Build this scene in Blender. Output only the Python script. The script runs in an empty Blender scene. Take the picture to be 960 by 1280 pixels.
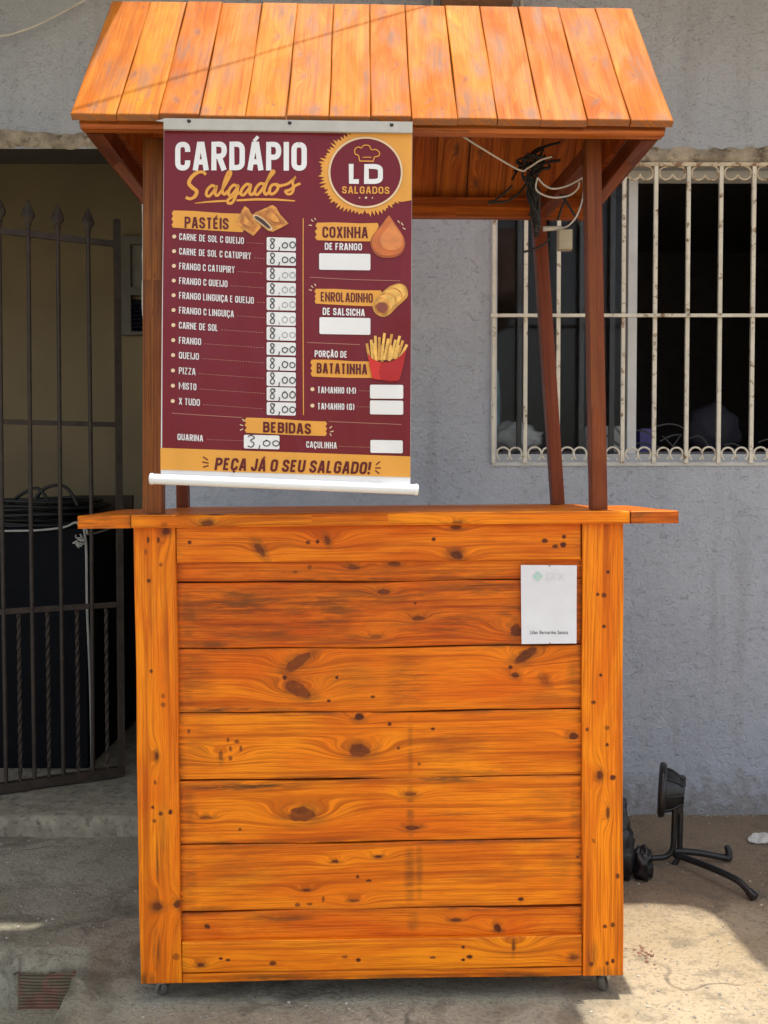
import bpy, math, random
import numpy as np
from mathutils import Vector, Matrix, noise as mnoise

random.seed(7)
rng = np.random.default_rng(11)
S = bpy.context.scene
COL = S.collection

# ------------------------------------------------------------------ camera, sky, sun, exposure
CAM = Vector((0.0, -2.30, 1.196))
PITCH = 0.0335
F = 1280.0
cam = bpy.data.objects.new('camera', bpy.data.cameras.new('camera'))
COL.objects.link(cam)
cam.location = CAM
cam.rotation_euler = (math.pi / 2 - PITCH, 0, 0)
cam.data.lens = 36.0
cam.data.sensor_width = 36.0
cam.data.sensor_fit = 'AUTO'
cam.data.clip_start = 0.05
cam.data.clip_end = 2000
S.camera = cam

SUN_DIR = Vector((-0.085, 0.004, -1.0)).normalized()
w = bpy.data.worlds.new('World')
S.world = w
w.use_nodes = True
nt = w.node_tree
sky = nt.nodes.new('ShaderNodeTexSky')
sky.sky_type = 'NISHITA'
sky.sun_disc = False
sky.sun_elevation = math.asin(-SUN_DIR.z)
sky.sun_rotation = math.atan2(-SUN_DIR.x, -SUN_DIR.y)
sky.air_density = 1.0
sky.dust_density = 3.0
sky.ozone_density = 1.0
bg = nt.nodes['Background']
hsv = nt.nodes.new('ShaderNodeHueSaturation')      # a hazy, whitish midday sky
hsv.inputs['Saturation'].default_value = 0.45
nt.links.new(sky.outputs['Color'], hsv.inputs['Color'])
nt.links.new(hsv.outputs['Color'], bg.inputs['Color'])
bg.inputs['Strength'].default_value = 0.15

sun = bpy.data.objects.new('sun', bpy.data.lights.new('sun', 'SUN'))
COL.objects.link(sun)
sun.data.energy = 2.5
sun.data.angle = math.radians(0.55)
sun.data.color = (1.0, 0.95, 0.86)
sun.rotation_euler = SUN_DIR.to_track_quat('-Z', 'Y').to_euler()
sun.location = (0, 0, 8)

S.view_settings.view_transform = 'Standard'
S.view_settings.look = 'None'
S.view_settings.exposure = 1.03
S.view_settings.gamma = 1.0
S.view_settings.use_curve_mapping = False

# ------------------------------------------------------------------ geometry helpers
FWD = Vector((0, math.cos(PITCH), -math.sin(PITCH)))
UPV = Vector((0, math.sin(PITCH), math.cos(PITCH)))


def ray(px, py):
    return FWD + Vector((1, 0, 0)) * ((px - 480) / F) + UPV * ((640 - py) / F)


def at(px, py, Y):
    d = ray(px, py)
    return CAM + d * ((Y - CAM.y) / d.y)


def gnd(px, py, z=0.0):
    d = ray(px, py)
    return CAM + d * ((z - CAM.z) / d.z)


CM = Matrix.Translation((-0.003, 0, 0)) @ Matrix.Rotation(0.0215, 4, 'Z') @ Matrix.Rotation(-0.0077, 4, 'Y')
CMI = CM.inverted()
_c = Vector((0, 0.2, 1.95))
RM = CM @ Matrix.Translation(_c) @ Matrix.Rotation(0.0125, 4, 'Y') @ Matrix.Translation(-_c)


def CL(px, py, yl, M=None):
    """point of the cart's own plane y = yl, in the cart's coordinates"""
    I = CMI if M is None else M.inverted()
    o = I @ CAM
    d = I.to_3x3() @ ray(px, py)
    return o + d * ((yl - o.y) / d.y)


class MB:
    """collects shapes in world space and links them as ONE mesh object"""

    def __init__(s):
        s.v, s.f, s.m, s.sm = [], [], [], []
        s.at = {}

    def add(s, vs, fs, mat=0, smooth=False):
        n = len(s.v)
        s.v.extend([tuple(p) for p in vs])
        for f in fs:
            s.f.append([i + n for i in f])
            s.m.append(mat)
            s.sm.append(smooth)

    def box(s, a, b, M=None, mat=0):
        (x0, y0, z0), (x1, y1, z1) = a, b
        vs = [Vector(p) for p in ((x0, y0, z0), (x1, y0, z0), (x1, y1, z0), (x0, y1, z0), (x0, y0, z1), (x1, y0, z1), (x1, y1, z1), (x0, y1, z1))]
        if M is not None:
            vs = [M @ p for p in vs]
        s.add(vs, [(0, 3, 2, 1), (4, 5, 6, 7), (0, 1, 5, 4), (1, 2, 6, 5), (2, 3, 7, 6), (3, 0, 4, 7)], mat)

    def bar(s, p, q, wx, wy, up=Vector((0, 0, 1)), mat=0):
        p, q = Vector(p), Vector(q)
        d = (q - p).normalized()
        a = d.cross(up)
        if a.length < 1e-4:
            a = d.cross(Vector((0, 1, 0)))
        a.normalize()
        b = a.cross(d)
        vs = []
        for c in (p, q):
            for i, j in ((-1, -1), (1, -1), (1, 1), (-1, 1)):
                vs.append(c + a * (i * wx / 2) + b * (j * wy / 2))
        s.add(vs, [(0, 1, 2, 3), (7, 6, 5, 4), (0, 4, 5, 1), (1, 5, 6, 2), (2, 6, 7, 3), (3, 7, 4, 0)], mat)

    def tube(s, pts, r, n=8, mat=0, closed=False, caps=True):
        pts = [Vector(p) for p in pts]
        N = len(pts)
        rs = r if isinstance(r, (list, tuple)) else [r] * N
        vs, fs = [], []
        t0 = (pts[1] - pts[0]).normalized()
        a = t0.cross(Vector((0, 0, 1)))
        if a.length < 1e-3:
            a = t0.cross(Vector((1, 0, 0)))
        a.normalize()
        for i in range(N):
            if closed:
                t = (pts[(i + 1) % N] - pts[i - 1])
            else:
                t = pts[min(i + 1, N - 1)] - pts[max(i - 1, 0)]
            t.normalize()
            a = a - t * a.dot(t)
            if a.length < 1e-5:
                a = t.orthogonal()
            a.normalize()
            b = t.cross(a)
            for k in range(n):
                g = 2 * math.pi * k / n
                vs.append(pts[i] + (a * math.cos(g) + b * math.sin(g)) * rs[i])
        for i in range(N if closed else N - 1):
            j = (i + 1) % N
            for k in range(n):
                l = (k + 1) % n
                fs.append((i * n + k, i * n + l, j * n + l, j * n + k))
        s.add(vs, fs, mat, True)
        if caps and not closed:
            s.add(vs[:n], [tuple(reversed(range(n)))], mat)
            s.add(vs[-n:], [tuple(range(n))], mat)

    def lathe(s, prof, M, n=24, mat=0, smooth=True):
        vs, fs = [], []
        for r, z in prof:
            for k in range(n):
                g = 2 * math.pi * k / n
                vs.append(M @ Vector((r * math.cos(g), r * math.sin(g), z)))
        for i in range(len(prof) - 1):
            for k in range(n):
                l = (k + 1) % n
                fs.append((i * n + k, i * n + l, (i + 1) * n + l, (i + 1) * n + k))
        s.add(vs, fs, mat, smooth)

    def build(s, name, mats, parent=None, origin=None):
        o = Vector((0, 0, 0))
        if parent is not None:
            r = parent
            while r.parent:
                r = r.parent
            o = Vector(r.location)
        elif origin is not None:
            o = Vector(origin)
        arr = np.array(s.v, dtype=np.float64) - np.array(o)
        me = bpy.data.meshes.new(name)
        me.from_pydata(arr.tolist(), [], s.f)
        for m in (mats if isinstance(mats, (list, tuple)) else [mats]):
            me.materials.append(m)
        me.polygons.foreach_set('material_index', s.m)
        me.polygons.foreach_set('use_smooth', s.sm)
        for k, vals in s.at.items():
            vals = np.array(vals, dtype=np.float32)
            if vals.ndim == 2:
                a = me.attributes.new(k, 'FLOAT_VECTOR', 'POINT')
                a.data.foreach_set('vector', vals.ravel())
            else:
                a = me.attributes.new(k, 'FLOAT', 'POINT')
                a.data.foreach_set('value', vals)
        me.update()
        ob = bpy.data.objects.new(name, me)
        COL.objects.link(ob)
        if parent is not None:
            ob.parent = parent
        else:
            ob.location = o
        return ob


def tag(o, label=None, cat=None, group=None, kind=None):
    if label: o['label'] = label
    if cat: o['category'] = cat
    if group: o['group'] = group
    if kind: o['kind'] = kind
    return o


def thing(name, label, cat, loc, group=None):
    o = bpy.data.objects.new(name, None)
    COL.objects.link(o)
    o.location = loc
    o.empty_display_size = 0.1
    return tag(o, label, cat, group)


def spline(pts, n=8, closed=False):
    """Catmull-Rom through the points"""
    P = [Vector(p) for p in pts]
    N = len(P)
    out = []
    for i in range(N if closed else N - 1):
        if closed:
            p0, p1, p2, p3 = P[i - 1], P[i], P[(i + 1) % N], P[(i + 2) % N]
        else:
            p0, p1, p2, p3 = P[max(i - 1, 0)], P[i], P[i + 1], P[min(i + 2, N - 1)]
        for k in range(n):
            t = k / n
            out.append(0.5 * ((2 * p1) + (p2 - p0) * t + (2 * p0 - 5 * p1 + 4 * p2 - p3) * t * t + (3 * p1 - p0 - 3 * p2 + p3) * t ** 3))
    if not closed:
        out.append(P[-1])
    return out


# ------------------------------------------------------------------ materials
def newmat(name):
    m = bpy.data.materials.new(name)
    m.use_nodes = True
    return m, m.node_tree, m.node_tree.nodes['Principled BSDF']


def N(nt, t, **kw):
    n = nt.nodes.new(t)
    for k, v in kw.items():
        setattr(n, k, v)
    return n


def L(nt, a, b):
    nt.links.new(a, b)


def math_n(nt, op, a, b=None, clamp=False):
    n = N(nt, 'ShaderNodeMath', operation=op, use_clamp=clamp)
    for i, x in enumerate((a, b)):
        if x is None: continue
        if isinstance(x, (int, float)): n.inputs[i].default_value = x
        else: L(nt, x, n.inputs[i])
    return n.outputs[0]


def mix_n(nt, fac, a, b, mode='MIX'):
    n = N(nt, 'ShaderNodeMix', data_type='RGBA', blend_type=mode)
    n.clamp_result = False
    for i, x in ((0, fac), (6, a), (7, b)):
        if isinstance(x, (int, float)): n.inputs[i].default_value = x
        elif isinstance(x, tuple): n.inputs[i].default_value = (*x, 1)
        else: L(nt, x, n.inputs[i])
    return n.outputs[2]


def ramp_n(nt, fac, lo, hi, a=0.0, b=1.0):
    n = N(nt, 'ShaderNodeMapRange', interpolation_type='SMOOTHSTEP')
    L(nt, fac, n.inputs[0])
    n.inputs[1].default_value, n.inputs[2].default_value = lo, hi
    n.inputs[3].default_value, n.inputs[4].default_value = a, b
    return n.outputs[0]


def noise_n(nt, vec, scale, detail=3, rough=0.55, dist=0.0):
    n = N(nt, 'ShaderNodeTexNoise')
    n.inputs['Scale'].default_value = scale
    n.inputs['Detail'].default_value = detail
    n.inputs['Roughness'].default_value = rough
    n.inputs['Distortion'].default_value = dist
    if vec is not None: L(nt, vec, n.inputs['Vector'])
    return n.outputs['Fac']


def bump_n(nt, h, strength, dist, bsdf):
    n = N(nt, 'ShaderNodeBump')
    n.inputs['Strength'].default_value = strength
    n.inputs['Distance'].default_value = dist
    L(nt, h, n.inputs['Height'])
    L(nt, n.outputs[0], bsdf.inputs['Normal'])


def coords(nt, scale=(1, 1, 1)):
    t = N(nt, 'ShaderNodeNewGeometry').outputs['Position']
    m = N(nt, 'ShaderNodeMapping')
    m.inputs['Scale'].default_value = scale
    L(nt, t, m.inputs['Vector'])
    return m.outputs[0]


def plain(name, col, rough=0.5, metal=0.0, var=0.12, vscale=14, bump=0.0, bscale=60, spec=0.5, col2=None, lo=0.45, hi=0.7):
    """a colour with uneven tone, an optional second colour in patches, and fine relief"""
    m, nt, b = newmat(name)
    p = coords(nt)
    n1 = noise_n(nt, p, vscale, 4, 0.6)
    c = mix_n(nt, ramp_n(nt, n1, 0.3, 0.7), tuple(x * (1 - var) for x in col), tuple(min(1, x * (1 + var)) for x in col))
    if col2:
        c = mix_n(nt, ramp_n(nt, noise_n(nt, p, vscale * 1.7, 5, 0.65), lo, hi), c, col2)
    L(nt, c, b.inputs['Base Color'])
    L(nt, ramp_n(nt, n1, 0.2, 0.8, max(0.02, rough - 0.08), min(1, rough + 0.08)), b.inputs['Roughness'])
    b.inputs['Metallic'].default_value = metal
    b.inputs['Specular IOR Level'].default_value = spec
    if bump:
        bump_n(nt, noise_n(nt, p, bscale, 4, 0.6), bump, 0.004, b)
    return m


def wood_mat(name, light, mid, dark, knot=(0.075, 0.02, 0.008), stain=(0.10, 0.05, 0.02), rough=0.42, contrast=0.8, coat=0.0, patch=None, tv=0.07, spec=0.22):
    m, nt, b = newmat(name)
    g = N(nt, 'ShaderNodeAttribute', attribute_name='gc').outputs['Vector']
    km = N(nt, 'ShaderNodeAttribute', attribute_name='km').outputs['Fac']
    st = N(nt, 'ShaderNodeAttribute', attribute_name='st').outputs['Fac']
    tn = N(nt, 'ShaderNodeAttribute', attribute_name='tn').outputs['Fac']

    def mp(sc):
        q = N(nt, 'ShaderNodeMapping')
        q.inputs['Scale'].default_value = sc
        L(nt, g, q.inputs['Vector'])
        return q.outputs[0]
    A = noise_n(nt, mp((1.6, 62, 13)), 1.0, 2.5, 0.6, 0.25)
    B = noise_n(nt, mp((7, 260, 31)), 1.0, 2, 0.6)
    C = noise_n(nt, mp((3.2, 13, 7)), 1.0, 4, 0.6, 0.8)
    D = noise_n(nt, mp((9, 34, 3)), 1.0, 5, 0.7, 0.5)
    c = mix_n(nt, ramp_n(nt, C, 0.36, 0.66), light, mid)
    c = mix_n(nt, math_n(nt, 'MULTIPLY', ramp_n(nt, A, 0.47, 0.72), contrast), c, dark)
    FB = noise_n(nt, mp((11, 640, 41)), 1.0, 3, 0.7)
    c = mix_n(nt, math_n(nt, 'MULTIPLY', ramp_n(nt, FB, 0.49, 0.60), 0.30), c, dark)
    A2 = noise_n(nt, mp((2.6, 150, 23)), 1.0, 3, 0.7, 0.15)
    c = mix_n(nt, math_n(nt, 'MULTIPLY', ramp_n(nt, A2, 0.51, 0.61), contrast * 0.70), c, dark)
    c = mix_n(nt, math_n(nt, 'MULTIPLY', ramp_n(nt, B, 0.5, 0.72), 0.42), c, dark)
    if patch:
        c = mix_n(nt, math_n(nt, 'MULTIPLY', ramp_n(nt, D, 0.56, 0.75), 0.75), c, patch[0])
        E = noise_n(nt, mp((5, 16, 19)), 1.0, 4, 0.6, 0.6)
        c = mix_n(nt, math_n(nt, 'MULTIPLY', ramp_n(nt, E, 0.60, 0.78), 0.8), c, patch[1])
    else:
        c = mix_n(nt, math_n(nt, 'MULTIPLY', ramp_n(nt, D, 0.60, 0.80), 0.45), c, dark)
    hs = N(nt, 'ShaderNodeHueSaturation')
    L(nt, c, hs.inputs['Color'])
    L(nt, math_n(nt, 'ADD', math_n(nt, 'MULTIPLY', tn, tv), 1.0), hs.inputs['Value'])
    L(nt, math_n(nt, 'ADD', math_n(nt, 'MULTIPLY', tn, 0.005), 0.5), hs.inputs['Hue'])
    c = hs.outputs[0]
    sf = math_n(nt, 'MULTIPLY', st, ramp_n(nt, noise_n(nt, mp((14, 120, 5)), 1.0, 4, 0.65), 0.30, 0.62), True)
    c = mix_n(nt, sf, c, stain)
    kn = mix_n(nt, ramp_n(nt, noise_n(nt, mp((90, 150, 1)), 1.0, 2), 0.3, 0.7), knot, tuple(x * 2.2 for x in knot))
    kn = mix_n(nt, ramp_n(nt, km, 0.80, 0.97), mix_n(nt, 0.5, tuple(x * 2.8 for x in knot), kn), kn)
    c = mix_n(nt, km, c, kn)
    L(nt, c, b.inputs['Base Color'])
    L(nt, ramp_n(nt, C, 0.3, 0.7, rough - 0.07, rough + 0.1), b.inputs['Roughness'])
    b.inputs['Specular IOR Level'].default_value = spec
    b.inputs['Coat Weight'].default_value = coat
    b.inputs['Coat Roughness'].default_value = 0.25
    h = math_n(nt, 'ADD', math_n(nt, 'MULTIPLY', A, -0.6), math_n(nt, 'MULTIPLY', B, -0.35))
    h = math_n(nt, 'ADD', h, math_n(nt, 'MULTIPLY', km, -0.4))
    bump_n(nt, h, 0.45, 0.0016, b)
    return m


M_FRONT = wood_mat('varnished_pine', (0.96, 0.268, 0.006), (0.82, 0.172, 0.003), (0.38, 0.056, 0.002), contrast=0.66, knot=(0.060, 0.013, 0.004), stain=(0.085, 0.037, 0.011), tv=0.085)
M_ROOFW = wood_mat('weathered_roof_pine', (0.58, 0.188, 0.010), (0.49, 0.130, 0.006), (0.28, 0.062, 0.006),
                   stain=(0.26, 0.125, 0.07), rough=0.62, contrast=0.42, coat=0.0, patch=((0.33, 0.115, 0.035), (0.62, 0.240, 0.016)), tv=0.07, spec=0.10, knot=(0.10, 0.04, 0.025))
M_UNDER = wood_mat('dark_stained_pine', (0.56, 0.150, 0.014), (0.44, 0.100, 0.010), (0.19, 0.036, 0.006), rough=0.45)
M_POST = wood_mat('mahogany_stained_post', (0.25, 0.062, 0.015), (0.195, 0.044, 0.011), (0.10, 0.020, 0.007), rough=0.4, contrast=0.5)
M_POSTL = wood_mat('orange_stained_post', (0.34, 0.105, 0.016), (0.25, 0.070, 0.011), (0.10, 0.024, 0.007), rough=0.42)


# ------------------------------------------------------------------ planks
def _lines(L_, res, e):
    n = max(2, int(round((L_ - 2 * e) / res)))
    mid = np.linspace(e, L_ - e, n + 1)
    return np.concatenate([[0, e * 0.3], mid, [L_ - e * 0.3, L_]])


def plank(mb, M, Ln, B, T, res=0.008, knots=(), stains=(), seed=None, edge=0.0022, grime=0.35, back=True, wav=0.0008, tone=None):
    """a board: u along the grain 0..Ln, v across 0..B, face at w = 0 looking along +w, thickness T behind it.
    knots: (u, v, ru, rv, ang, strength)   stains: (u, v, ru, rv, strength)"""
    sd = random.random() * 50 if seed is None else seed
    tnv = random.uniform(-1, 1) if tone is None else tone
    U, V = np.meshgrid(_lines(Ln, res, edge), _lines(B, min(res, B / 6), edge), indexing='ij')
    du = np.minimum(U, Ln - U); dv = np.minimum(V, B - V)
    d = np.minimum(du, dv)
    q = np.clip(1 - d / edge, 0, 1)
    Wd = -edge * (1 - np.sqrt(np.clip(1 - q * q, 0, 1)))
    Wd = Wd + 0.0007 * np.sin(U * 5.1 + sd) * np.cos(V * 11 + sd * 2)
    vv = V + 0.006 * np.sin(U * (1.7 + (sd % 1)) + sd) * (0.4 + V / B) + 0.0015 * np.sin(U * 6.3 + sd * 3)
    km = np.zeros_like(U); st = np.zeros_like(U)
    for (ku, kv, ru, rv, ang, sg) in knots:
        a, b_ = U - ku, V - kv
        ca, sa = math.cos(ang), math.sin(ang)
        x, y = a * ca + b_ * sa, -a * sa + b_ * ca
        e = np.sqrt((x / ru) ** 2 + (y / rv) ** 2)
        wob = 1 + 0.045 * np.sin(3 * np.arctan2(y / rv, x / ru) + ku * 90) + 0.03 * np.sin(7 * np.arctan2(y / rv, x / ru) + kv * 300)
        e = e * wob
        km = np.maximum(km, np.clip((1.15 - e) / 0.3, 0, 1) * sg)
        if max(ru, rv) > 0.0085:
            km = np.maximum(km, np.exp(-((e - 0.95) / 0.13) ** 2) * (0.98 if sg > .7 else .5) * (0.7 + 0.3 * np.sin(5 * np.arctan2(y, x) + ku * 50)))
        if max(ru, rv) > 0.0085:
            s_ = max(rv, 0.007) * 1.7
            A_ = (2.0 if ru > 0.02 else 1.4) * s_
            vv = vv + A_ * np.exp(-((a / (s_ * 3.2)) ** 2 + (b_ / s_) ** 2))
            st = np.maximum(st, 0.55 * np.clip(2.6 - e, 0, 1.2) / 1.2)
    for (ku, kv, ru, rv, sg) in stains:
        e = np.sqrt(((U - ku) / ru) ** 2 + ((V - kv) / rv) ** 2)
        st = np.maximum(st, sg * np.clip((1.3 - e) / 0.9, 0, 1))
    gr = grime * np.exp(-dv / 0.0055) * (0.5 + 0.5 * np.sin(U * 9 + sd * 5) * np.sin(U * 3.3 + sd))
    gr = np.maximum(gr, grime * 1.3 * np.exp(-du / 0.010))
    st = np.clip(np.maximum(st, gr), 0, 1)
    Vd = V + wav * (np.sin(U * 7 + sd) + 0.6 * np.sin(U * 17 + sd * 2)) * np.where(dv < edge, 1, 0)
    nu, nv = U.shape
    R = np.array(M.to_3x3()); t = np.array(M.translation)
    P = np.stack([U, Vd, Wd], -1).reshape(-1, 3) @ R.T + t
    base = len(mb.v)
    idx = np.arange(nu * nv).reshape(nu, nv)
    fs = np.stack([idx[:-1, :-1], idx[1:, :-1], idx[1:, 1:], idx[:-1, 1:]], -1).reshape(-1, 4)
    mb.v.extend(map(tuple, P))
    mb.f.extend((fs + base).tolist())
    mb.m.extend([0] * len(fs)); mb.sm.extend([True] * len(fs))
    G = np.stack([U, vv, np.full_like(U, sd)], -1).reshape(-1, 3)
    A = mb.at
    for k in ('gc', 'km', 'st', 'tn'):
        A.setdefault(k, [])
    A['gc'].extend(G.tolist()); A['km'].extend(km.ravel().tolist()); A['st'].extend(st.ravel().tolist()); A['tn'].extend([tnv] * (nu * nv))
    # sides: a ring with vertices of its own, closed by the back
    ring = list(idx[:, 0]) + list(idx[-1, 1:]) + list(idx[-2::-1, -1]) + list(idx[0, -2:0:-1])
    nr = len(ring)
    b2 = len(mb.v)
    top = P[ring]
    off = R @ np.array([0, 0, -T])
    # back ring follows the face's own outline
    mb.v.extend(map(tuple, top)); mb.v.extend(map(tuple, top + off))
    for i in range(nr):
        j = (i + 1) % nr
        mb.f.append([b2 + i, b2 + nr + i, b2 + nr + j, b2 + j]); mb.m.append(0); mb.sm.append(False)
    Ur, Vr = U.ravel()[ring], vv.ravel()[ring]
    s1 = np.maximum(np.clip(st.ravel()[ring], 0, 1) * 0.8, np.where(du.ravel()[ring] < 1e-6, 0.95, 0))  # end faces darkened: weathered end grain, with shade put into the stain
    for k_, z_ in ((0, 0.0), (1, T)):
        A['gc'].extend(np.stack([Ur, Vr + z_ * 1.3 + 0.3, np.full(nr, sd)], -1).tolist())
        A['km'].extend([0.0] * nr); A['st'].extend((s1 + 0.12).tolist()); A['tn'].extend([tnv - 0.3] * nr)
    if back:
        b3 = len(mb.v)
        # back as a second small grid of quads
        c4 = [(0, 0), (Ln, 0), (Ln, B), (0, B)]
        P4 = np.array([[u, v, -T] for u, v in c4]) @ R.T + t
        mb.v.extend(map(tuple, P4))
        mb.f.append([b3, b3 + 3, b3 + 2, b3 + 1]); mb.m.append(0); mb.sm.append(False)
        A['gc'].extend([[u, v + .7, sd] for u, v in c4]); A['km'].extend([0.0] * 4); A['st'].extend([0.1] * 4); A['tn'].extend([tnv] * 4)


def frame(o, u, v, wv, M=CM):
    """matrix with columns u, v, w at o, inside M"""
    m = Matrix(((u[0], v[0], wv[0], o[0]), (u[1], v[1], wv[1], o[1]), (u[2], v[2], wv[2], o[2]), (0, 0, 0, 1)))
    return M @ m


def beam(mb, p, q, wx, wz, up=(0, 0, 1), M=CM, res=0.012, seed=None, **kw):
    """a squared timber from p to q: two boards back to back would leave a seam, so one thick plank with a face on each long side"""
    p, q = Vector(p), Vector(q)
    Ln = (q - p).length
    u = (q - p).normalized()
    upv = Vector(up)
    v = upv.cross(u).normalized()
    n = u.cross(v).normalized()
    sd = random.random() * 50 if seed is None else seed
    # four faces round the section, each a thin shell meeting its neighbours edge to edge
    for (a, b, h, wd) in ((v, n, wz / 2, wx), (n, -v, wx / 2, wz), (-v, -n, wz / 2, wx), (-n, v, wx / 2, wz)):
        o = p - a * (wd / 2) + b * h
        plank(mb, frame(o, u, a, b, M), Ln, wd, min(wx, wz) * 0.45, res, seed=sd, back=False, edge=0.0012, wav=0.0, **kw)


# ------------------------------------------------------------------ setting: ground
PIT_BACK = gnd(60, 1186).y


def pit_x(y):
    # right lip of the sunken corner by the cart
    a, b, c = gnd(113, 1184), gnd(96, 1215), gnd(66, 1280)
    if y > a.y: return a.x
    if y > b.y: return b.x + (a.x - b.x) * (y - b.y) / (a.y - b.y)
    return c.x + (b.x - c.x) * (y - c.y) / (b.y - c.y)


def sst(a, b, x):
    t = min(1, max(0, (x - a) / (b - a)))
    return t * t * (3 - 2 * t)


def ground_h(x, y):
    n1 = mnoise.noise(Vector((x * 2.1, y * 2.1, 0.3)))
    n2 = mnoise.noise(Vector((x * 9, y * 9, 4.3)))
    n3 = mnoise.noise(Vector((x * 34, y * 34, 9.3)))
    k = 1.0 if -3 < x < 3 and -3 < y < 2 else 0.3
    h = k * (0.006 * n1 + 0.0035 * n2 + 0.0018 * n3)
    # the ground rises a little to the wall on the right
    if x > 0.3:
        h += 0.018 * sst(0.3, 0.9, x) * sst(0.5, 1.2, y)
    wob = 0.012 * n2 + 0.01 * n1 + 0.006 * n3
    pit = sst(0.0, 0.030, pit_x(y) + wob - x) * sst(0.0, 0.022, PIT_BACK + 0.6 * wob - y) * sst(-1.3, -1.2, y)
    lip = math.exp(-((pit_x(y) + wob - x + 0.025) / 0.03) ** 2) * (1 if y < PIT_BACK else 0)
    return h - 0.140 * pit + 0.012 * lip


def axis(lo, hi, step, far):
    a = list(np.arange(lo, hi + 1e-6, step))
    s = step
    left, right = [], []
    x, y = lo, a[-1]
    while x > -far:
        s *= 1.45; x -= s; left.append(x)
    s = step
    while y < far:
        s *= 1.45; y += s; right.append(y)
    return left[::-1] + a + right


M_GROUND, nt, b = newmat('worn_concrete_ground')
p = coords(nt)
sx = N(nt, 'ShaderNodeSeparateXYZ'); L(nt, p, sx.inputs[0])
n_b = noise_n(nt, p, 2.2, 5, 0.6)
n_m = noise_n(nt, p, 11, 5, 0.65)
n_f = noise_n(nt, p, 85, 4, 0.7)
n_s = noise_n(nt, p, 240, 3, 0.7)
side = math_n(nt, 'ADD', sx.outputs[0], math_n(nt, 'MULTIPLY', math_n(nt, 'SUBTRACT', n_m, 0.5), 0.5))
side = ramp_n(nt, side, 0.25, 0.62)
grey = mix_n(nt, ramp_n(nt, n_b, 0.35, 0.65), (0.32, 0.293, 0.205), (0.45, 0.42, 0.32))
sand = mix_n(nt, ramp_n(nt, n_b, 0.35, 0.65), (0.50, 0.38, 0.225), (0.60, 0.48, 0.32))
deep = math_n(nt, 'ADD', sx.outputs[1], math_n(nt, 'MULTIPLY', math_n(nt, 'SUBTRACT', n_m, 0.5), 0.3))
sand = mix_n(nt, ramp_n(nt, deep, 0.40, 0.62), sand, (0.30, 0.21, 0.13))  # shade at the wall foot painted into the sand colour
c = mix_n(nt, side, grey, sand)
c = mix_n(nt, math_n(nt, 'MULTIPLY', ramp_n(nt, n_m, 0.50, 0.68), 0.5), c, (0.15, 0.13, 0.09))
c = mix_n(nt, math_n(nt, 'MULTIPLY', ramp_n(nt, n_f, 0.48, 0.68), 0.5), c, (0.13, 0.113, 0.08))
c = mix_n(nt, math_n(nt, 'MULTIPLY', ramp_n(nt, n_s, 0.56, 0.68), 0.6), c, (0.54, 0.50, 0.41))
stn = noise_n(nt, p, 3.4, 6, 0.68, 0.8)
c = mix_n(nt, math_n(nt, 'MULTIPLY', ramp_n(nt, stn, 0.50, 0.64), math_n(nt, 'ADD', math_n(nt, 'MULTIPLY', side, -0.45), 0.60)), c, (0.10, 0.09, 0.062))
vor = N(nt, 'ShaderNodeTexVoronoi', feature='DISTANCE_TO_EDGE')
vm = N(nt, 'ShaderNodeVectorMath', operation='ADD'); L(nt, p, vm.inputs[0])
cn = N(nt, 'ShaderNodeTexNoise'); cn.inputs['Scale'].default_value = 5.0; L(nt, p, cn.inputs['Vector'])
vs_ = N(nt, 'ShaderNodeVectorMath', operation='SCALE'); L(nt, cn.outputs['Color'], vs_.inputs[0]); vs_.inputs['Scale'].default_value = 0.16
L(nt, vs_.outputs[0], vm.inputs[1]); L(nt, vm.outputs[0], vor.inputs['Vector']); vor.inputs['Scale'].default_value = 1.6
crk = math_n(nt, 'MULTIPLY', ramp_n(nt, vor.outputs['Distance'], 0.010, 0.002), ramp_n(nt, n_b, 0.48, 0.60))
c = mix_n(nt, math_n(nt, 'MULTIPLY', crk, 0.55), c, (0.05, 0.043, 0.03))
L(nt, c, b.inputs['Base Color'])
b.inputs['Roughness'].default_value = 0.92
hh = math_n(nt, 'ADD', math_n(nt, 'MULTIPLY', n_f, 0.6), math_n(nt, 'ADD', n_m, math_n(nt, 'MULTIPLY', n_s, 0.35)))
bump_n(nt, hh, 1.0, 0.016, b)

xs = axis(-1.6, 1.45, 0.011, 400)
ys = axis(-0.55, 1.30, 0.011, 400)
gv = [(x, y, ground_h(x, y)) for y in ys for x in xs]
nx = len(xs)
gf = [(j * nx + i, j * nx + i + 1, (j + 1) * nx + i + 1, (j + 1) * nx + i) for j in range(len(ys) - 1) for i in range(nx - 1)]
mb = MB(); mb.add(gv, gf, 0, True)
tag(mb.build('ground', M_GROUND), kind='structure')

# porch floor with its worn step
WALL_Y = 1.24
STEP_Y = gnd(80, 1046).y
STEP_Z = 0.066
mb = MB()
prof = [(0.0, -0.03), (0.0, 0.02), (0.002, 0.05), (0.010, 0.062), (0.03, 0.066)] + [(0.03 + 0.05 * k, 0.066) for k in range(1, 8)] + [(0.8, 0.066), (2.2, 0.066)]
xs2 = list(np.arange(-1.75, -0.40, 0.018))
xs2 = [-4.0] + xs2
vs, fs = [], []
for x in xs2:
    for (yy, zz) in prof:
        n = mnoise.noise(Vector((x * 7, yy * 9, zz * 30))) + 0.6 * mnoise.noise(Vector((x * 26, yy * 20, zz * 60)))
        near = 1.0 if yy < 0.12 else 0.25
        vs.append((x, STEP_Y + yy + 0.012 * n * near, zz + 0.004 * n))
k = len(prof)
for i in range(len(xs2) - 1):
    for j in range(k - 1):
        fs.append((i * k + j, (i + 1) * k + j, (i + 1) * k + j + 1, i * k + j + 1))
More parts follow.
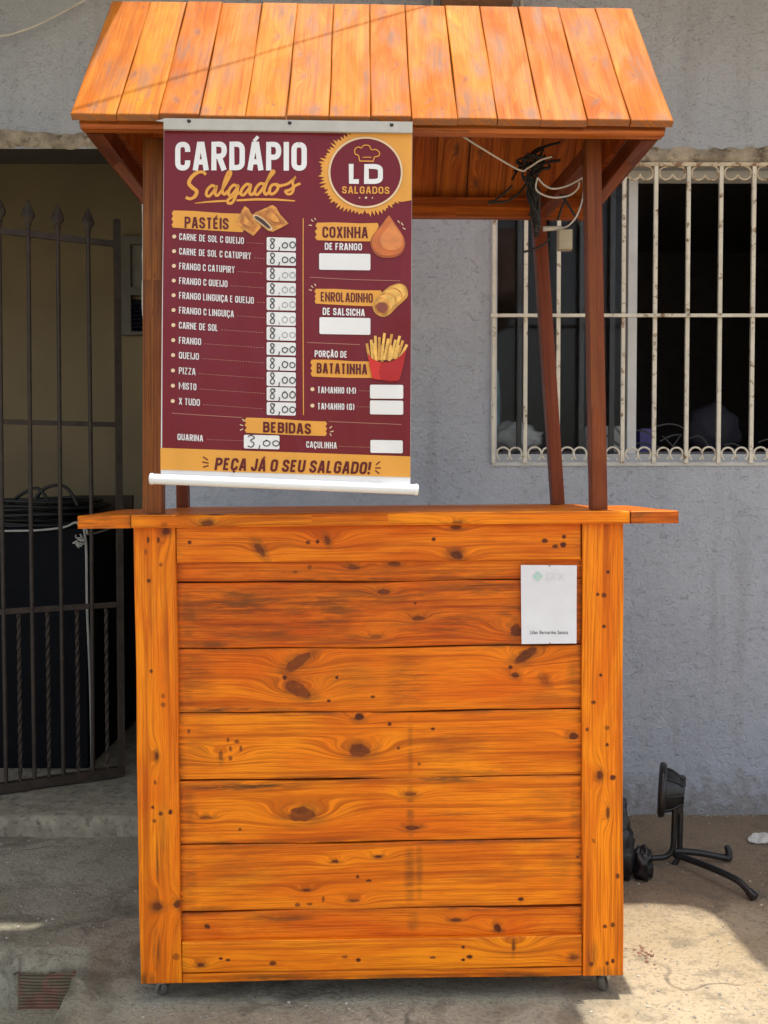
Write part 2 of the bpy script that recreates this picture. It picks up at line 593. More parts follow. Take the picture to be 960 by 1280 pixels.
n0 = (len(xs2) - 1) * k
fs.append(tuple(n0 + j for j in range(k)))
mb.add(vs, fs, 0, True)
M_STEP = plain('grey_step_concrete', (0.30, 0.275, 0.205), 0.9, var=0.2, vscale=22, bump=1.0, bscale=60, col2=(0.13, 0.118, 0.088), lo=0.48, hi=0.72)
tag(mb.build('porch_floor', M_STEP), kind='structure')

# ------------------------------------------------------------------ the house
M_WALL, nt, b = newmat('grey_painted_render')
p = coords(nt)
a1 = noise_n(nt, p, 1.7, 4, 0.6)
a2 = noise_n(nt, p, 26, 5, 0.62)
a3 = noise_n(nt, p, 95, 3, 0.6)
dn = noise_n(nt, coords(nt, (48, 20, 75)), 1.0, 4, 0.7, 1.4)
c = mix_n(nt, ramp_n(nt, a1, 0.3, 0.7), (0.375, 0.408, 0.465), (0.46, 0.488, 0.54))
c = mix_n(nt, math_n(nt, 'MULTIPLY', ramp_n(nt, dn, 0.60, 0.72), 0.12), c, (0.29, 0.30, 0.33))
c = mix_n(nt, math_n(nt, 'MULTIPLY', ramp_n(nt, a2, 0.55, 0.75), 0.25), c, (0.35, 0.36, 0.38))
sz = N(nt, 'ShaderNodeSeparateXYZ'); L(nt, p, sz.inputs[0])
drip = noise_n(nt, coords(nt, (9, 9, 0.7)), 1.0, 5, 0.6)
c = mix_n(nt, math_n(nt, 'MULTIPLY', ramp_n(nt, drip, 0.52, 0.70), 0.30), c, (0.27, 0.27, 0.27))
pt = noise_n(nt, coords(nt, (2.4, 2.4, 2.4)), 1.0, 6, 0.7, 0.6)
c = mix_n(nt, math_n(nt, 'MULTIPLY', ramp_n(nt, pt, 0.54, 0.66), 0.35), c, (0.49, 0.515, 0.56))
spl = math_n(nt, 'ADD', sz.outputs[2], math_n(nt, 'MULTIPLY', math_n(nt, 'SUBTRACT', a2, 0.5), 0.35))
c = mix_n(nt, math_n(nt, 'MULTIPLY', ramp_n(nt, spl, 0.20, 0.02), 0.65), c, (0.17, 0.145, 0.11))
sp_ = noise_n(nt, p, 140, 2, 0.5)
c = mix_n(nt, math_n(nt, 'MULTIPLY', ramp_n(nt, sp_, 0.68, 0.74), 0.4), c, (0.16, 0.165, 0.18))
L(nt, c, b.inputs['Base Color'])
b.inputs['Roughness'].default_value = 0.8
hh = math_n(nt, 'ADD', math_n(nt, 'MULTIPLY', a2, 1.0), math_n(nt, 'ADD', math_n(nt, 'MULTIPLY', a3, 0.45), math_n(nt, 'MULTIPLY', ramp_n(nt, dn, 0.56, 0.74), -0.35)))
bump_n(nt, hh, 0.75, 0.012, b)
M_EDGE = plain('crumbling_lintel_render', (0.34, 0.29, 0.22), 0.95, var=0.35, vscale=16, bump=0.9, bscale=60, col2=(0.12, 0.09, 0.06), lo=0.5, hi=0.68)
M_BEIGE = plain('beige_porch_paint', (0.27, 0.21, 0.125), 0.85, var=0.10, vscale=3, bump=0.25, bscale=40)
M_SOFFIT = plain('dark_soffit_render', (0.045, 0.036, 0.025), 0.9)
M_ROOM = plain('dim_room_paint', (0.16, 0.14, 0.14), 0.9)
M_SLAB = plain('grey_shade_slab', (0.28, 0.27, 0.25), 0.9, var=0.2, bump=0.4)
M_ALU = plain('white_window_frame', (0.62, 0.63, 0.63), 0.4, var=0.1, vscale=8)
M_GRILLE = plain('white_rusty_grille', (0.70, 0.66, 0.55), 0.5, var=0.10, vscale=20, bump=0.3, bscale=120, col2=(0.22, 0.115, 0.05), lo=0.55, hi=0.68)
M_GRILLT = plain('rustier_white_grille', (0.60, 0.52, 0.38), 0.6, var=0.15, vscale=24, bump=0.4, bscale=120, col2=(0.26, 0.14, 0.07), lo=0.48, hi=0.62)
M_GLASS, nt, b = newmat('window_glass')
b.inputs['Base Color'].default_value = (0.9, 0.93, 0.93, 1)
b.inputs['Transmission Weight'].default_value = 1.0
b.inputs['Roughness'].default_value = 0.0
b.inputs['IOR'].default_value = 1.27
b.inputs['Alpha'].default_value = 0.6

house = thing('house', 'grey rendered house with barred window and dim beige porch', 'house', (0, WALL_Y, 0))
WX0, WX1 = at(614, 400, WALL_Y).x, 1.62
WZ0, WZ1 = at(800, 580, WALL_Y).z, at(800, 203, WALL_Y).z
PX = at(181, 500, WALL_Y).x
PZ = at(60, 186, WALL_Y).z
TOPZ = 3.0
mb = MB()
xb = [-4.2, PX, WX0, WX1, 4.2]
rows = {0: [(PZ, TOPZ)], 1: [(-0.05, TOPZ)], 2: [(-0.05, WZ0), (WZ1, TOPZ)], 3: [(-0.05, TOPZ)]}
TH = 0.17
for i in range(4):
    for z0, z1 in rows[i]:
        x0, x1 = xb[i], xb[i + 1]
        mb.add([(x0, WALL_Y, z0), (x1, WALL_Y, z0), (x1, WALL_Y, z1), (x0, WALL_Y, z1)], [(0, 1, 2, 3)])
        mb.add([(x0, WALL_Y + TH, z0), (x1, WALL_Y + TH, z0), (x1, WALL_Y + TH, z1), (x0, WALL_Y + TH, z1)], [(3, 2, 1, 0)])


def reveal(a, b_):
    (x0, z0), (x1, z1) = a, b_
    mb.add([(x0, WALL_Y, z0), (x1, WALL_Y, z1), (x1, WALL_Y + TH, z1), (x0, WALL_Y + TH, z0)], [(0, 1, 2, 3)])


reveal((PX, -0.05), (PX, PZ))
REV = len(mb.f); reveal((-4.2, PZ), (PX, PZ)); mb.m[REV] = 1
reveal((WX0, WZ0), (WX1, WZ0)); reveal((WX1, WZ1), (WX0, WZ1)); reveal((WX0, WZ1), (WX0, WZ0)); reveal((WX1, WZ0), (WX1, WZ1))
mb.build('wall', [M_WALL, M_SOFFIT], house)


def crumble(x0, x1, z0, z1, name, dep=0.014):
    """the broken render hanging along the bottom of a lintel"""
    mb = MB()
    n = int((x1 - x0) / 0.012)
    vs, fs = [], []
    zs = [0, 0.15, 0.35, 0.6, 0.85, 1.0]
    for i in range(n + 1):
        x = x0 + (x1 - x0) * i / n
        e1 = 0.016 * mnoise.noise(Vector((x * 6, 1, z0))) + 0.009 * mnoise.noise(Vector((x * 22, 2, z0)))
        e2 = 0.016 * mnoise.noise(Vector((x * 5, 7, z0))) + 0.010 * mnoise.noise(Vector((x * 30, 3, z0)))
        for k_, t in enumerate(zs):
            z = (z0 + e1) * (1 - t) + (z1 + e2) * t
            d = dep * (1 - abs(2 * t - 0.9)) * (0.8 + 0.9 * mnoise.noise(Vector((x * 14, z * 30, 5)))) if 0 < k_ < 5 else 0.0
            vs.append((x, WALL_Y - 0.0025 - max(0, d), z))
    k_ = len(zs)
    for i in range(n):
        for j in range(k_ - 1):
            fs.append((i * k_ + j, (i + 1) * k_ + j, (i + 1) * k_ + j + 1, i * k_ + j + 1))
    mb.add(vs, fs, 0, True)
    return mb.build(name, M_EDGE, house)


crumble(-1.8, PX + 0.22, PZ - 0.004, at(50, 163, WALL_Y).z, 'lintel_edge')
crumble(WX0 - 0.02, WX1 + 0.1, WZ1 - 0.006, at(850, 184, WALL_Y).z, 'lintel_edge')
# chipped pale corner of the pier beside the porch
mb = MB()
vs, fs = [], []
zs = np.linspace(0.08, PZ - 0.01, 90)
for z in zs:
    e = 0.010 + 0.006 * mnoise.noise(Vector((3, z * 9, 0))) + 0.004 * mnoise.noise(Vector((3, z * 30, 0)))
    if abs(z - at(180, 375, WALL_Y).z) < 0.06: e += 0.007
    vs += [(PX - e * 0.6, WALL_Y + 0.03, z), (PX - e * 0.4, WALL_Y - 0.004, z), (PX + 0.035, WALL_Y - 0.004, z), (PX + 0.04, WALL_Y + 0.001, z)]
for i in range(len(zs) - 1):
    for j in range(3):
        fs.append((i * 4 + j, i * 4 + j + 1, (i + 1) * 4 + j + 1, (i + 1) * 4 + j))
mb.add(vs, fs, 0, True)
mb.build('corner_bead', plain('pale_chipped_render', (0.62, 0.61, 0.57), 0.85, bump=0.5), house)
# porch room
mb = MB()
BY = 2.95
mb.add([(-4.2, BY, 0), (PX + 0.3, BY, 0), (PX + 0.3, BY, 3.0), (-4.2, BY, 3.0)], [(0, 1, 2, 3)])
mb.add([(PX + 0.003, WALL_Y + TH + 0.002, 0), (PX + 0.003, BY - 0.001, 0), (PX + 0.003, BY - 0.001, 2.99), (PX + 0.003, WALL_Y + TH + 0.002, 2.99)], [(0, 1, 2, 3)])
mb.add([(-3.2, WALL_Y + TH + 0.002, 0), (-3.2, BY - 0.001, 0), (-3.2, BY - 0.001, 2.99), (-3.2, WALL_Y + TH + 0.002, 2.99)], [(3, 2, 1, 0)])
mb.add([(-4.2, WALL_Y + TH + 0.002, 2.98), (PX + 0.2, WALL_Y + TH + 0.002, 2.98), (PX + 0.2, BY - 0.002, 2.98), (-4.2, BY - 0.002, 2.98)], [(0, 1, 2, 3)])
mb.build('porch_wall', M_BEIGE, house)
# small window of the porch's back wall
pw0, pw1 = at(152, 420, BY), at(200, 298, BY)
mb = MB()
x0, x1, z0, z1 = pw0.x, pw1.x, pw0.z, pw1.z
zm = at(152, 366, BY).z
for a, b_ in (((x0, z0), (x0 + 0.06, z1)), ((x1 - .02, z0), (x1, z1)), ((x0 + .06, z1 - 0.04), (x1 - .02, z1)), ((x0 + .06, z0), (x1 - .02, z0 + 0.02)), ((x0 + .06, zm - 0.02), (x1 - .02, zm + 0.02))):
    mb.box((a[0], BY - 0.05, a[1]), (b_[0], BY - 0.003, b_[1]))
pwin = mb.build('porch_window', plain('grey_wood_frame', (0.17, 0.16, 0.14), 0.7), house)
mb = MB(); mb.box((x0 + 0.061, BY - 0.03, zm + 0.021), (x1 - 0.021, BY - 0.004, z1 - 0.041)); mb.build('pane', plain('grey_shutter', (0.20, 0.19, 0.17), 0.5), pwin)
mb = MB()
for i in range(8):
    za = z0 + 0.03 + i * (zm - z0 - 0.06) / 8
    mb.bar((x0 + 0.061, BY - 0.03, za), (x1 - 0.021, BY - 0.03, za + 0.001), 0.05, 0.004, up=Vector((0, -0.6, 1)))
mb.build('louvre', plain('dark_blue_louvre', (0.02, 0.025, 0.05), 0.25), pwin)

# room behind the barred window
mb = MB()
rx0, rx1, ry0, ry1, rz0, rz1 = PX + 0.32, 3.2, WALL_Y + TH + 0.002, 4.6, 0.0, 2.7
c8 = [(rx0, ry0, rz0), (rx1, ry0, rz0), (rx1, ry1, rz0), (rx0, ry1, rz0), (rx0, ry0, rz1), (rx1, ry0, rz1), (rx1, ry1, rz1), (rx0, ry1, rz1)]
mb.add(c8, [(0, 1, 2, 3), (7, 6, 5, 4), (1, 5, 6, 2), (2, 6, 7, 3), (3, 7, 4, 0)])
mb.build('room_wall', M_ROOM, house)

# window: frame, glass half and the open half
FY = WALL_Y + 0.085
win_mb = MB()
mx0, mx1 = at(785, 400, FY).x, at(796, 400, FY).x
fz0, fz1 = WZ0 + 0.002, WZ1 - 0.002
win_mb.box((WX0 + .002, FY, fz0), (WX1 - .002, FY + .06, fz0 + .034))
win_mb.box((WX0 + .002, FY, fz1 - .028), (WX1 - .002, FY + .06, fz1))
win_mb.box((WX0 + .002, FY, fz0 + .034), (WX0 + .03, FY + .06, fz1 - .028))
win_mb.box((WX1 - .03, FY, fz0 + .034), (WX1 - .002, FY + .06, fz1 - .028))
win_mb.box((mx0, FY - .002, fz0 + .035), (mx1, FY + .04, fz1 - .029))
window = win_mb.build('window', M_ALU, house)
M_DARKF = plain('dark_window_bar', (0.02, 0.02, 0.022), 0.5)
mb = MB(); mb.box((WX0 + .031, FY + .022, fz0 + .035), (mx0 - .001, FY + .026, fz1 - .029)); mb.build('pane', M_GLASS, window)
mb = MB()
for px in (649, 727, 765):
    x = at(px, 400, FY + 0.035).x
    mb.box((x - 0.009, FY + .028, fz0 + .036), (x + 0.009, FY + .045, fz1 - .030))
zz = at(700, 398, FY).z
mb.build('inner_bar', M_DARKF, window)
mb = MB(); mb.box((WX0 + .002, WALL_Y - 0.006, WZ0 - 0.006), (WX1 - .002, FY - .001, WZ0 + 0.006)); mb.build('sill', plain('pale_window_sill', (0.55, 0.55, 0.53), 0.7, bump=0.4), window)

# grille
GY = WALL_Y - 0.012
gr = MB()
zt, zb = at(800, 206, GY).z, at(800, 577, GY).z
gr.bar((WX0 - 0.005, GY, zt), (WX1 + .01, GY, zt), 0.016, 0.012)
grille = gr.build('window_grille', M_GRILLT, house)
bars = [617.5, 657, 698, 738, 779, 818.5, 859, 899.5, 940.5, 981, 1021]
wid = 0.0128
for px in bars:
    m = MB()
    x = at(px, 400, GY).x
    m.bar((x, GY, zb - 0.004), (x, GY, zt - 0.006), wid if px > 620 else 0.011, 0.012, up=Vector((0, 1, 0)))
    m.build('vertical_bar', M_GRILLE, grille)
m = MB()
z = at(800, 395, GY).z
m.bar((WX0 - 0.004, GY - 0.012, z), (WX1 + .02, GY - 0.012, z), 0.011, 0.011)
m.build('cross_bar', M_GRILLE, grille)
rad = 0.0232
for i in range(len(bars) - 1):
    xa, xb_ = at(bars[i], 400, GY).x + 0.008, at(bars[i + 1], 400, GY).x - 0.008
    for sgn, x in ((1, xa + rad + 0.002), (-1, xb_ - rad - 0.002)):
        m = MB()
        zc = zb + rad + 0.003
        jr = random.uniform(-.0015, .0015)
        pts = []
        for k in range(19):
            g = -math.pi / 2 + (0.55 + k / 18 * 5.2) * 1.0
            g = math.radians(-58 + 296 * k / 18)
            pts.append((x + sgn * (rad + jr) * math.cos(g), GY + 0.001 * sgn, zc + (rad + jr) * math.sin(g)))
        m.tube(pts, 0.0037, 6)
        m.build('scroll', M_GRILLE, grille)
        m = MB()
        pts = []
        zc = zt - 0.028
        for k in range(15):
            g = math.radians(80 + 270 * k / 14)
            pts.append((x - sgn * (rad + jr) * math.cos(g) * -1, GY + 0.001 * sgn, zc + (rad + jr) * math.sin(g)))
        m.tube(pts, 0.0037, 6)
        m.build('scroll', M_GRILLT, grille)

# added unseen slab, outline cut to shade wall, porch and yard (open above cart)
mb = MB()
OX, OY = 0.25, -0.012
inner = [(-0.575, -0.9), (-0.575, 0.52), (0.30, 0.535), (0.86 + OX, 0.515), (0.905 + OX, 0.47), (0.925 + OX, 0.40), (0.93 + OX, 0.18), (1.06 + OX, -0.10), (1.35 + OX, -0.9)]
sa, sb = gnd(30, 1163), gnd(30, 1153)
xn = gnd(58, 1158).x + OX  # slab notch shaped to drop a sliver of sun on the ground
outer = [(4.6, -0.9), (4.6, 5.0), (-4.6, 5.0), (-4.6, sb.y + OY), (xn - .3, sb.y + OY - .006), (xn, sb.y + OY - .002), (xn - .02, sa.y + OY + .012), (xn - .3, sa.y + OY + .004), (-4.6, sa.y + OY - .01), (-4.6, -0.9)]
poly = inner + outer
nz = len(poly)
vs = [(x, y, TOPZ) for x, y in poly] + [(x, y, TOPZ + 0.14) for x, y in poly]
fs = [tuple(range(nz))[::-1], tuple(range(nz, 2 * nz))] + [(i, (i + 1) % nz, nz + (i + 1) % nz, nz + i) for i in range(nz)]
mb.add(vs, fs)
mb.build('shade_slab', M_SLAB, house)
# brown board held between two pale pipes high on the wall
sh = thing('wall_shelf', 'brown wooden board between two pale pipes high on the grey wall', 'shelf', at(598, 5, WALL_Y - .1))
mb = MB(); q0, q1 = at(552, 7, WALL_Y - .1), at(640, 7, WALL_Y - .1)
mb.box((q0.x, WALL_Y - .2, q0.z), (q1.x, WALL_Y - 0.004, q0.z + 0.10)); mb.build('board', plain('brown_board', (0.30, 0.15, 0.07), 0.7, var=.3), sh)
for px in (541, 652):
    mb = MB(); q = at(px, 10, WALL_Y - .05); mb.tube([(q.x, WALL_Y - .03, q.z - .05), (q.x + .004, WALL_Y - .03, q.z + .35)], 0.007, 8); mb.build('pipe', plain('pale_pipe', (0.5, 0.5, 0.46), 0.5), sh)

# cable drooping across the upper wall and the wire over the yard
M_WHITEC = plain('dusty_white_cable', (0.62, 0.60, 0.55), 0.6)
M_BLACKC = plain('black_cable', (0.012, 0.012, 0.013), 0.5, var=0.3)
mb = MB()
pts = [at(x, y, WALL_Y - 0.05) for x, y in ((-60, 52), (0, 45), (20, 41), (45, 32), (70, 20), (106, 0), (140, -22))]
mb.tube(spline(pts, 6), 0.004, 6)
tag(mb.build('wall_cable', M_WHITEC, origin=pts[0]), 'thin pale cable drooping across the upper left wall', 'cable')
mb = MB()
e1, e2 = Vector((-0.58, -0.10, 0)), Vector((0.05, 0.21, 0))
dd = (e2 - e1).normalized()
sh_ = Vector((SUN_DIR.x / SUN_DIR.z, SUN_DIR.y / SUN_DIR.z, 0)) * 1.15
pts = [e1 + dd * t + sh_ + Vector((0, 0, 3.32 - 0.0012 * (16 - t * t))) for t in np.linspace(-4, 4, 25)]
mb.tube(pts, 0.0032, 6)
tag(mb.build('overhead_wire', M_BLACKC, origin=pts[0]), 'dark wire strung over the yard above the cart', 'wire')

# ------------------------------------------------------------------ iron gate standing ajar in the porch
M_IRON = plain('rusty_brown_iron', (0.040, 0.028, 0.020), 0.6, var=0.35, vscale=25, bump=0.5, bscale=130, col2=(0.09, 0.045, 0.02), lo=0.6, hi=0.75)
g0 = gnd(0, 985, 0.09); g1 = gnd(152, 963, 0.09)
gdir = Vector((g1.x - g0.x, g1.y - g0.y, 0)); glen = gdir.length; gdir.normalize()


def gate_p(s, z): return Vector((g0.x, g0.y, 0)) + gdir * s + Vector((0, 0, z))


def gate_s(px, py=600):
    d = ray(px, py)
    # intersect the vertical gate plane
    nrm = gdir.cross(Vector((0, 0, 1)))
    t = (Vector((g0.x, g0.y, 0)) - CAM).dot(nrm) / d.dot(nrm)
    return (CAM + d * t - Vector((g0.x, g0.y, 0))).dot(gdir), (CAM + d * t).z


gate = thing('metal_gate', 'dark rusty iron gate with spear tips standing ajar in the porch', 'gate', gate_p(glen, STEP_Z))
zt_g = gate_s(75, 297)[1]
for z, r in ((zt_g, 0.011), (gate_s(75, 529)[1], 0.009), (gate_s(75, 760)[1], 0.010), (gate_s(75, 974)[1], 0.016)):
    m = MB(); m.bar(gate_p(-0.62, z), gate_p(glen, z), r * 2.0 if r > .015 else r, r * 2); m.build('rail', M_IRON, gate)
gb = [gate_s(px)[0] for px in (3, 39, 75.5, 113)]
sp = gb[1] - gb[0]
gb = [gb[0] - 4 * sp, gb[0] - 3 * sp, gb[0] - 2 * sp, gb[0] - sp] + gb
zbot = gate_s(75, 974)[1] + 0.016
for s_ in gb:
    m = MB()
    m.tube([gate_p(s_, zbot), gate_p(s_, 1.1) + gdir * random.uniform(-.004, .004), gate_p(s_, zt_g + 0.035)], 0.0080, 6)
    vb = m.build('vertical_bar', M_IRON, gate)
    m = MB()
    Mx = Matrix.Translation(gate_p(s_, zt_g + 0.03)) @ Matrix.Rotation(math.radians(30), 4, 'Z') @ Matrix.Diagonal((1, 0.45, 1, 1))
    m.lathe([(0.010, 0), (0.013, 0.005), (0.010, 0.012), (0.024, 0.035), (0.021, 0.048), (0.0005, 0.094)], Mx, 8, smooth=False)
    m.build('spear_tip', M_IRON, vb)
m = MB(); m.bar(gate_p(glen, STEP_Z + 0.01), gate_p(glen, gate_s(150, 275)[1]), 0.022, 0.022, up=gdir); m.build('end_post', M_IRON, gate)
zlow = gate_s(75, 760)[1]
for s_ in [(gb[i] + gb[i + 1]) / 2 for i in range(len(gb) - 1)] + [(gb[-1] + glen) / 2]:
    m = MB()
    vs, fs = [], []
    nseg = 60
    for i in range(nseg + 1):
        z = zbot + (zlow - 0.012 - zbot) * i / nseg
        an = i * 0.42
        for k in range(4):
            g = an + k * math.pi / 2
            vs.append(gate_p(s_, z) + gdir * (0.0075 * math.cos(g)) + Vector((0.0075 * math.sin(g) * -gdir.y, 0.0075 * math.sin(g) * gdir.x, 0)))
    for i in range(nseg):
        for k in range(4):
            l = (k + 1) % 4
            fs.append((i * 4 + k, i * 4 + l, i * 4 + 4 + l, i * 4 + 4 + k))
    m.add(vs, fs)
    m.build('twisted_bar', M_IRON, gate)

# ------------------------------------------------------------------ covered chest, coil and plank in the porch
CY = 1.64
cx1, czt = at(107, 700, CY).x, at(60, 661, CY).z
M_CLOTH = plain('black_cover_cloth', (0.006, 0.0065, 0.009), 0.85, var=0.3, vscale=6, bump=0.5, bscale=18, spec=0.15)
mb = MB()
vs, fs = [], []
nx_, ny_, nz_ = 30, 20, 26
x0, x1, y0, y1, z0, z1 = cx1 - 1.0, cx1, CY, CY + 0.95, STEP_Z + 0.004, czt


def sheet(o, du, dv, n1, n2, nrm, amp):
    vs, fs = [], []
    for i in range(n1 + 1):
        for j in range(n2 + 1):
            p_ = Vector(o) + Vector(du) * (i / n1) + Vector(dv) * (j / n2)
            e = min(i, n1 - i, j, n2 - j)
            k_ = amp * (mnoise.noise(p_ * 4.0) + 0.5 * mnoise.noise(p_ * 11.0)) * (0 if e == 0 else 1)
            vs.append(p_ + Vector(nrm) * k_)
    for i in range(n1):
        for j in range(n2):
            a = i * (n2 + 1) + j
            fs.append((a, a + n2 + 1, a + n2 + 2, a + 1))
    mb.add(vs, fs, 0, True)


sheet((x0, y0, z0), (x1 - x0, 0, 0), (0, 0, z1 - z0), nx_, nz_, (0, -1, 0), 0.014)
sheet((x1, y0, z0), (0, y1 - y0, 0), (0, 0, z1 - z0), ny_, nz_, (1, 0, 0), 0.014)
sheet((x0, y1, z0), (0, y0 - y1, 0), (0, 0, z1 - z0), 6, 6, (-1, 0, 0), 0.0)
sheet((x1, y1, z0), (x0 - x1, 0, 0), (0, 0, z1 - z0), 6, 6, (0, 1, 0), 0.0)
sheet((x0, y0, z1), (x1 - x0, 0, 0), (0, y1 - y0, 0), nx_, ny_, (0, 0, 1), 0.008)
tag(mb.build('covered_chest', M_CLOTH, origin=(x1, y0, z0)), 'large chest under a black cloth cover behind the iron gate', 'chest')
M_ROPE = plain('grey_rope', (0.42, 0.41, 0.38), 0.8)
mb = MB()
fy = CY - 0.016
pts = [at(-60, 668, fy), at(0, 664, fy), at(45, 663, fy), at(80, 659, fy), at(95, 653, fy), at(104, 660, fy), at(106, 668, fy)]
mb.tube(spline(pts, 5), 0.0045, 6)
pts = [at(106, 668, fy), at(108, 690, fy), at(109, 760, fy), at(113, 860, fy), at(115, 958, fy)]
mb.tube(spline(pts, 5), 0.0050, 6)
pts = [at(95, 653, fy), at(108, 662, fy), at(112, 668, fy + .03), at(140, 660, fy + .3), at(160, 653, fy + .5)]
mb.tube(spline(pts, 5), 0.004, 6)
for k in range(5):
    q = at(101 + random.uniform(-7, 5), 675 + random.uniform(-6, 6), fy - .004)
    pts = [q + Vector((random.uniform(-.015, .015), random.uniform(-.01, .004), random.uniform(-.015, .015))) for _ in range(5)]
    mb.tube(spline(pts, 4), 0.003, 5)
tag(mb.build('tie_rope', M_ROPE, origin=at(107, 668, fy)), 'knotted pale rope tied over the black covered chest', 'rope')
mb = MB()
ccx, ccy, ccz = at(45, 650, CY + .25).x, CY + 0.30, czt + 0.012
for k in range(26):
    R_ = random.uniform(0.16, 0.25)
    zc = ccz + (k // 3) * 0.0115
    ox, oy = random.uniform(-.03, .03), random.uniform(-.02, .02)
    pts = [(ccx + ox + R_ * 1.05 * math.cos(g), ccy + oy + R_ * math.sin(g), zc + 0.006 * math.sin(2 * g + k)) for g in np.linspace(0, 2 * math.pi, 26)[:-1]]
    mb.tube(pts, 0.0072, 6, closed=True)
fz = CY + 0.12
mb.tube(spline([at(x, y, fz) for x, y in ((2, 636), (12, 628), (30, 616), (45, 610), (55, 618), (62, 632))], 6), 0.007, 6)
mb.tube(spline([at(x, y, fz) for x, y in ((40, 634), (50, 615), (66, 607), (80, 608), (90, 618), (97, 632))], 6), 0.007, 6)
mb.tube(spline([at(x, y, fz + .02) for x, y in ((-10, 640), (20, 627), (40, 624), (70, 625))], 6), 0.006, 6)
mb.tube(spline([at(x, y, fz + .02) for x, y in ((44, 628), (50, 616), (57, 610))], 6), 0.006, 6)
tag(mb.build('cable_coil', M_BLACKC, origin=(ccx, ccy, czt)), 'coil of thick black cable lying on the covered chest', 'cable coil')
mb = MB()
q0, q1 = at(88, 640, CY + .62), at(158, 619, CY + .62)
mb.box((q0.x, CY + .60, czt + 0.012), (q1.x + .03, CY + .63, q1.z))
tag(mb.build('plank', plain('dull_brown_plank', (0.055, 0.032, 0.018), 0.8, var=.3), origin=(q0.x, CY + .6, czt)), 'dull brown plank standing on the chest behind the cable coil', 'plank')

# ------------------------------------------------------------------ things behind the window bars
IY = FY + 0.13


def blob(mb, c, r, amp=0.25, n=18, seed=0, mat=0, freq=2.5):
    vs, fs = [], []
    for i in range(n + 1):
        th = math.pi * i / n
        for j in range(2 * n):
            ph = math.pi * j / n
            d = Vector((math.sin(th) * math.cos(ph), math.sin(th) * math.sin(ph), math.cos(th)))
            k_ = 1 + amp * (mnoise.noise(d * freq + Vector((seed, 0, 0))) + 0.6 * mnoise.noise(d * freq * 2.7 + Vector((seed, 3, 0))))
            vs.append(Vector(c) + Vector((d.x * r[0], d.y * r[1], d.z * r[2])) * k_)
    for i in range(n):
        for j in range(2 * n):
            l = (j + 1) % (2 * n)
            fs.append((i * 2 * n + j, (i + 1) * 2 * n + j, (i + 1) * 2 * n + l, i * 2 * n + l))
    mb.add(vs, fs, mat, True)


SILL = WZ0 + 0.05
# a deep shelf behind the sill carries what is stored there (part of the house)
mb = MB(); mb.box((WX0 + .03, FY + .062, WZ0 - .03), (WX1 - .03, FY + .55, WZ0 + .046)); mb.build('inner_ledge', M_ROOM, house)
M_BUNDLE = plain('pale_cloth_bundle', (0.42, 0.44, 0.45), 0.9, bump=.6, bscale=25)
mb = MB(); q = at(645, 560, IY); blob(mb, (q.x, IY, SILL + 0.045), (0.085, 0.05, 0.055), 0.35, seed=3); q2 = at(632, 565, IY); blob(mb, (q2.x, IY + .03, SILL + 0.04), (0.05, 0.05, 0.045), 0.35, seed=8)
tag(mb.build('cloth_bundle', M_BUNDLE, origin=(q.x, IY, SILL)), 'pale crumpled cloth bundle inside the left window corner', 'cloth')
mb = MB(); q = at(624, 520, IY + .06)
vs, fs = [], []
for i in range(15):
    for j in range(5):
        z = SILL + 0.30 * i / 14
        vs.append((q.x - 0.02 + 0.028 * j / 4 * (1 - .5 * abs(i / 14 - .5)), IY + .10 + 0.008 * math.sin(i * .8 + j), z))
for i in range(14):
    for j in range(4):
        fs.append((i * 5 + j, i * 5 + j + 1, i * 5 + j + 6, i * 5 + j + 5))
mb.add(vs, fs, 0, True)
mb.add([v_ + Vector((0, 0.02, 0)) for v_ in map(Vector, vs)], [f[::-1] for f in fs], 0, True)
tag(mb.build('plastic_bag', plain('pale_blue_plastic', (0.30, 0.48, 0.55), 0.4), origin=(q.x, IY + .1, SILL)), 'pale blue plastic bag standing at the left window edge', 'bag')
mb = MB()
xa, xb_ = at(734, 560, IY + .04).x, at(778, 560, IY + .04).x
zt_b = at(750, 534, IY + .04).z
n_ = len(mb.v)
mb.box((xa, IY + .02, SILL - .003), (xb_, IY + .12, zt_b))
mb.box((xa - .003, IY + .017, zt_b - .035), (xb_ + .003, IY + .123, zt_b + .003))
tag(mb.build('white_box', plain('pale_card_box', (0.55, 0.56, 0.56), 0.7), origin=(xa, IY + .02, SILL)), 'pale lidded box inside the window left of the mullion', 'box')
mb = MB()
xa, xb_ = at(799, 560, IY + .03).x, at(818, 560, IY + .03).x
zt_b = at(805, 540, IY + .03).z
mb.box((xa, IY + .02, SILL - .003), (xb_, IY + .09, zt_b))
mb.box((xa + .004, IY + .024, zt_b), (xb_ - .004, IY + .086, zt_b + .012))
tag(mb.build('blue_box', plain('deep_blue_plastic', (0.035, 0.03, 0.22), 0.4), origin=(xa, IY + .02, SILL)), 'small deep blue tub inside the window right of the mullion', 'tub')
mb = MB(); q = at(890, 545, IY + .12); blob(mb, (q.x, IY + .12, SILL + .075), (0.105, 0.07, 0.10), 0.15, seed=5)
tag(mb.build('dark_backpack', plain('dark_navy_fabric', (0.012, 0.012, 0.022), 0.8), origin=(q.x, IY + .12, SILL)), 'dark rounded backpack on the ledge in the open window', 'backpack')
M_GREYC = plain('grey_black_cable', (0.04, 0.04, 0.042), 0.45)
mb = MB()
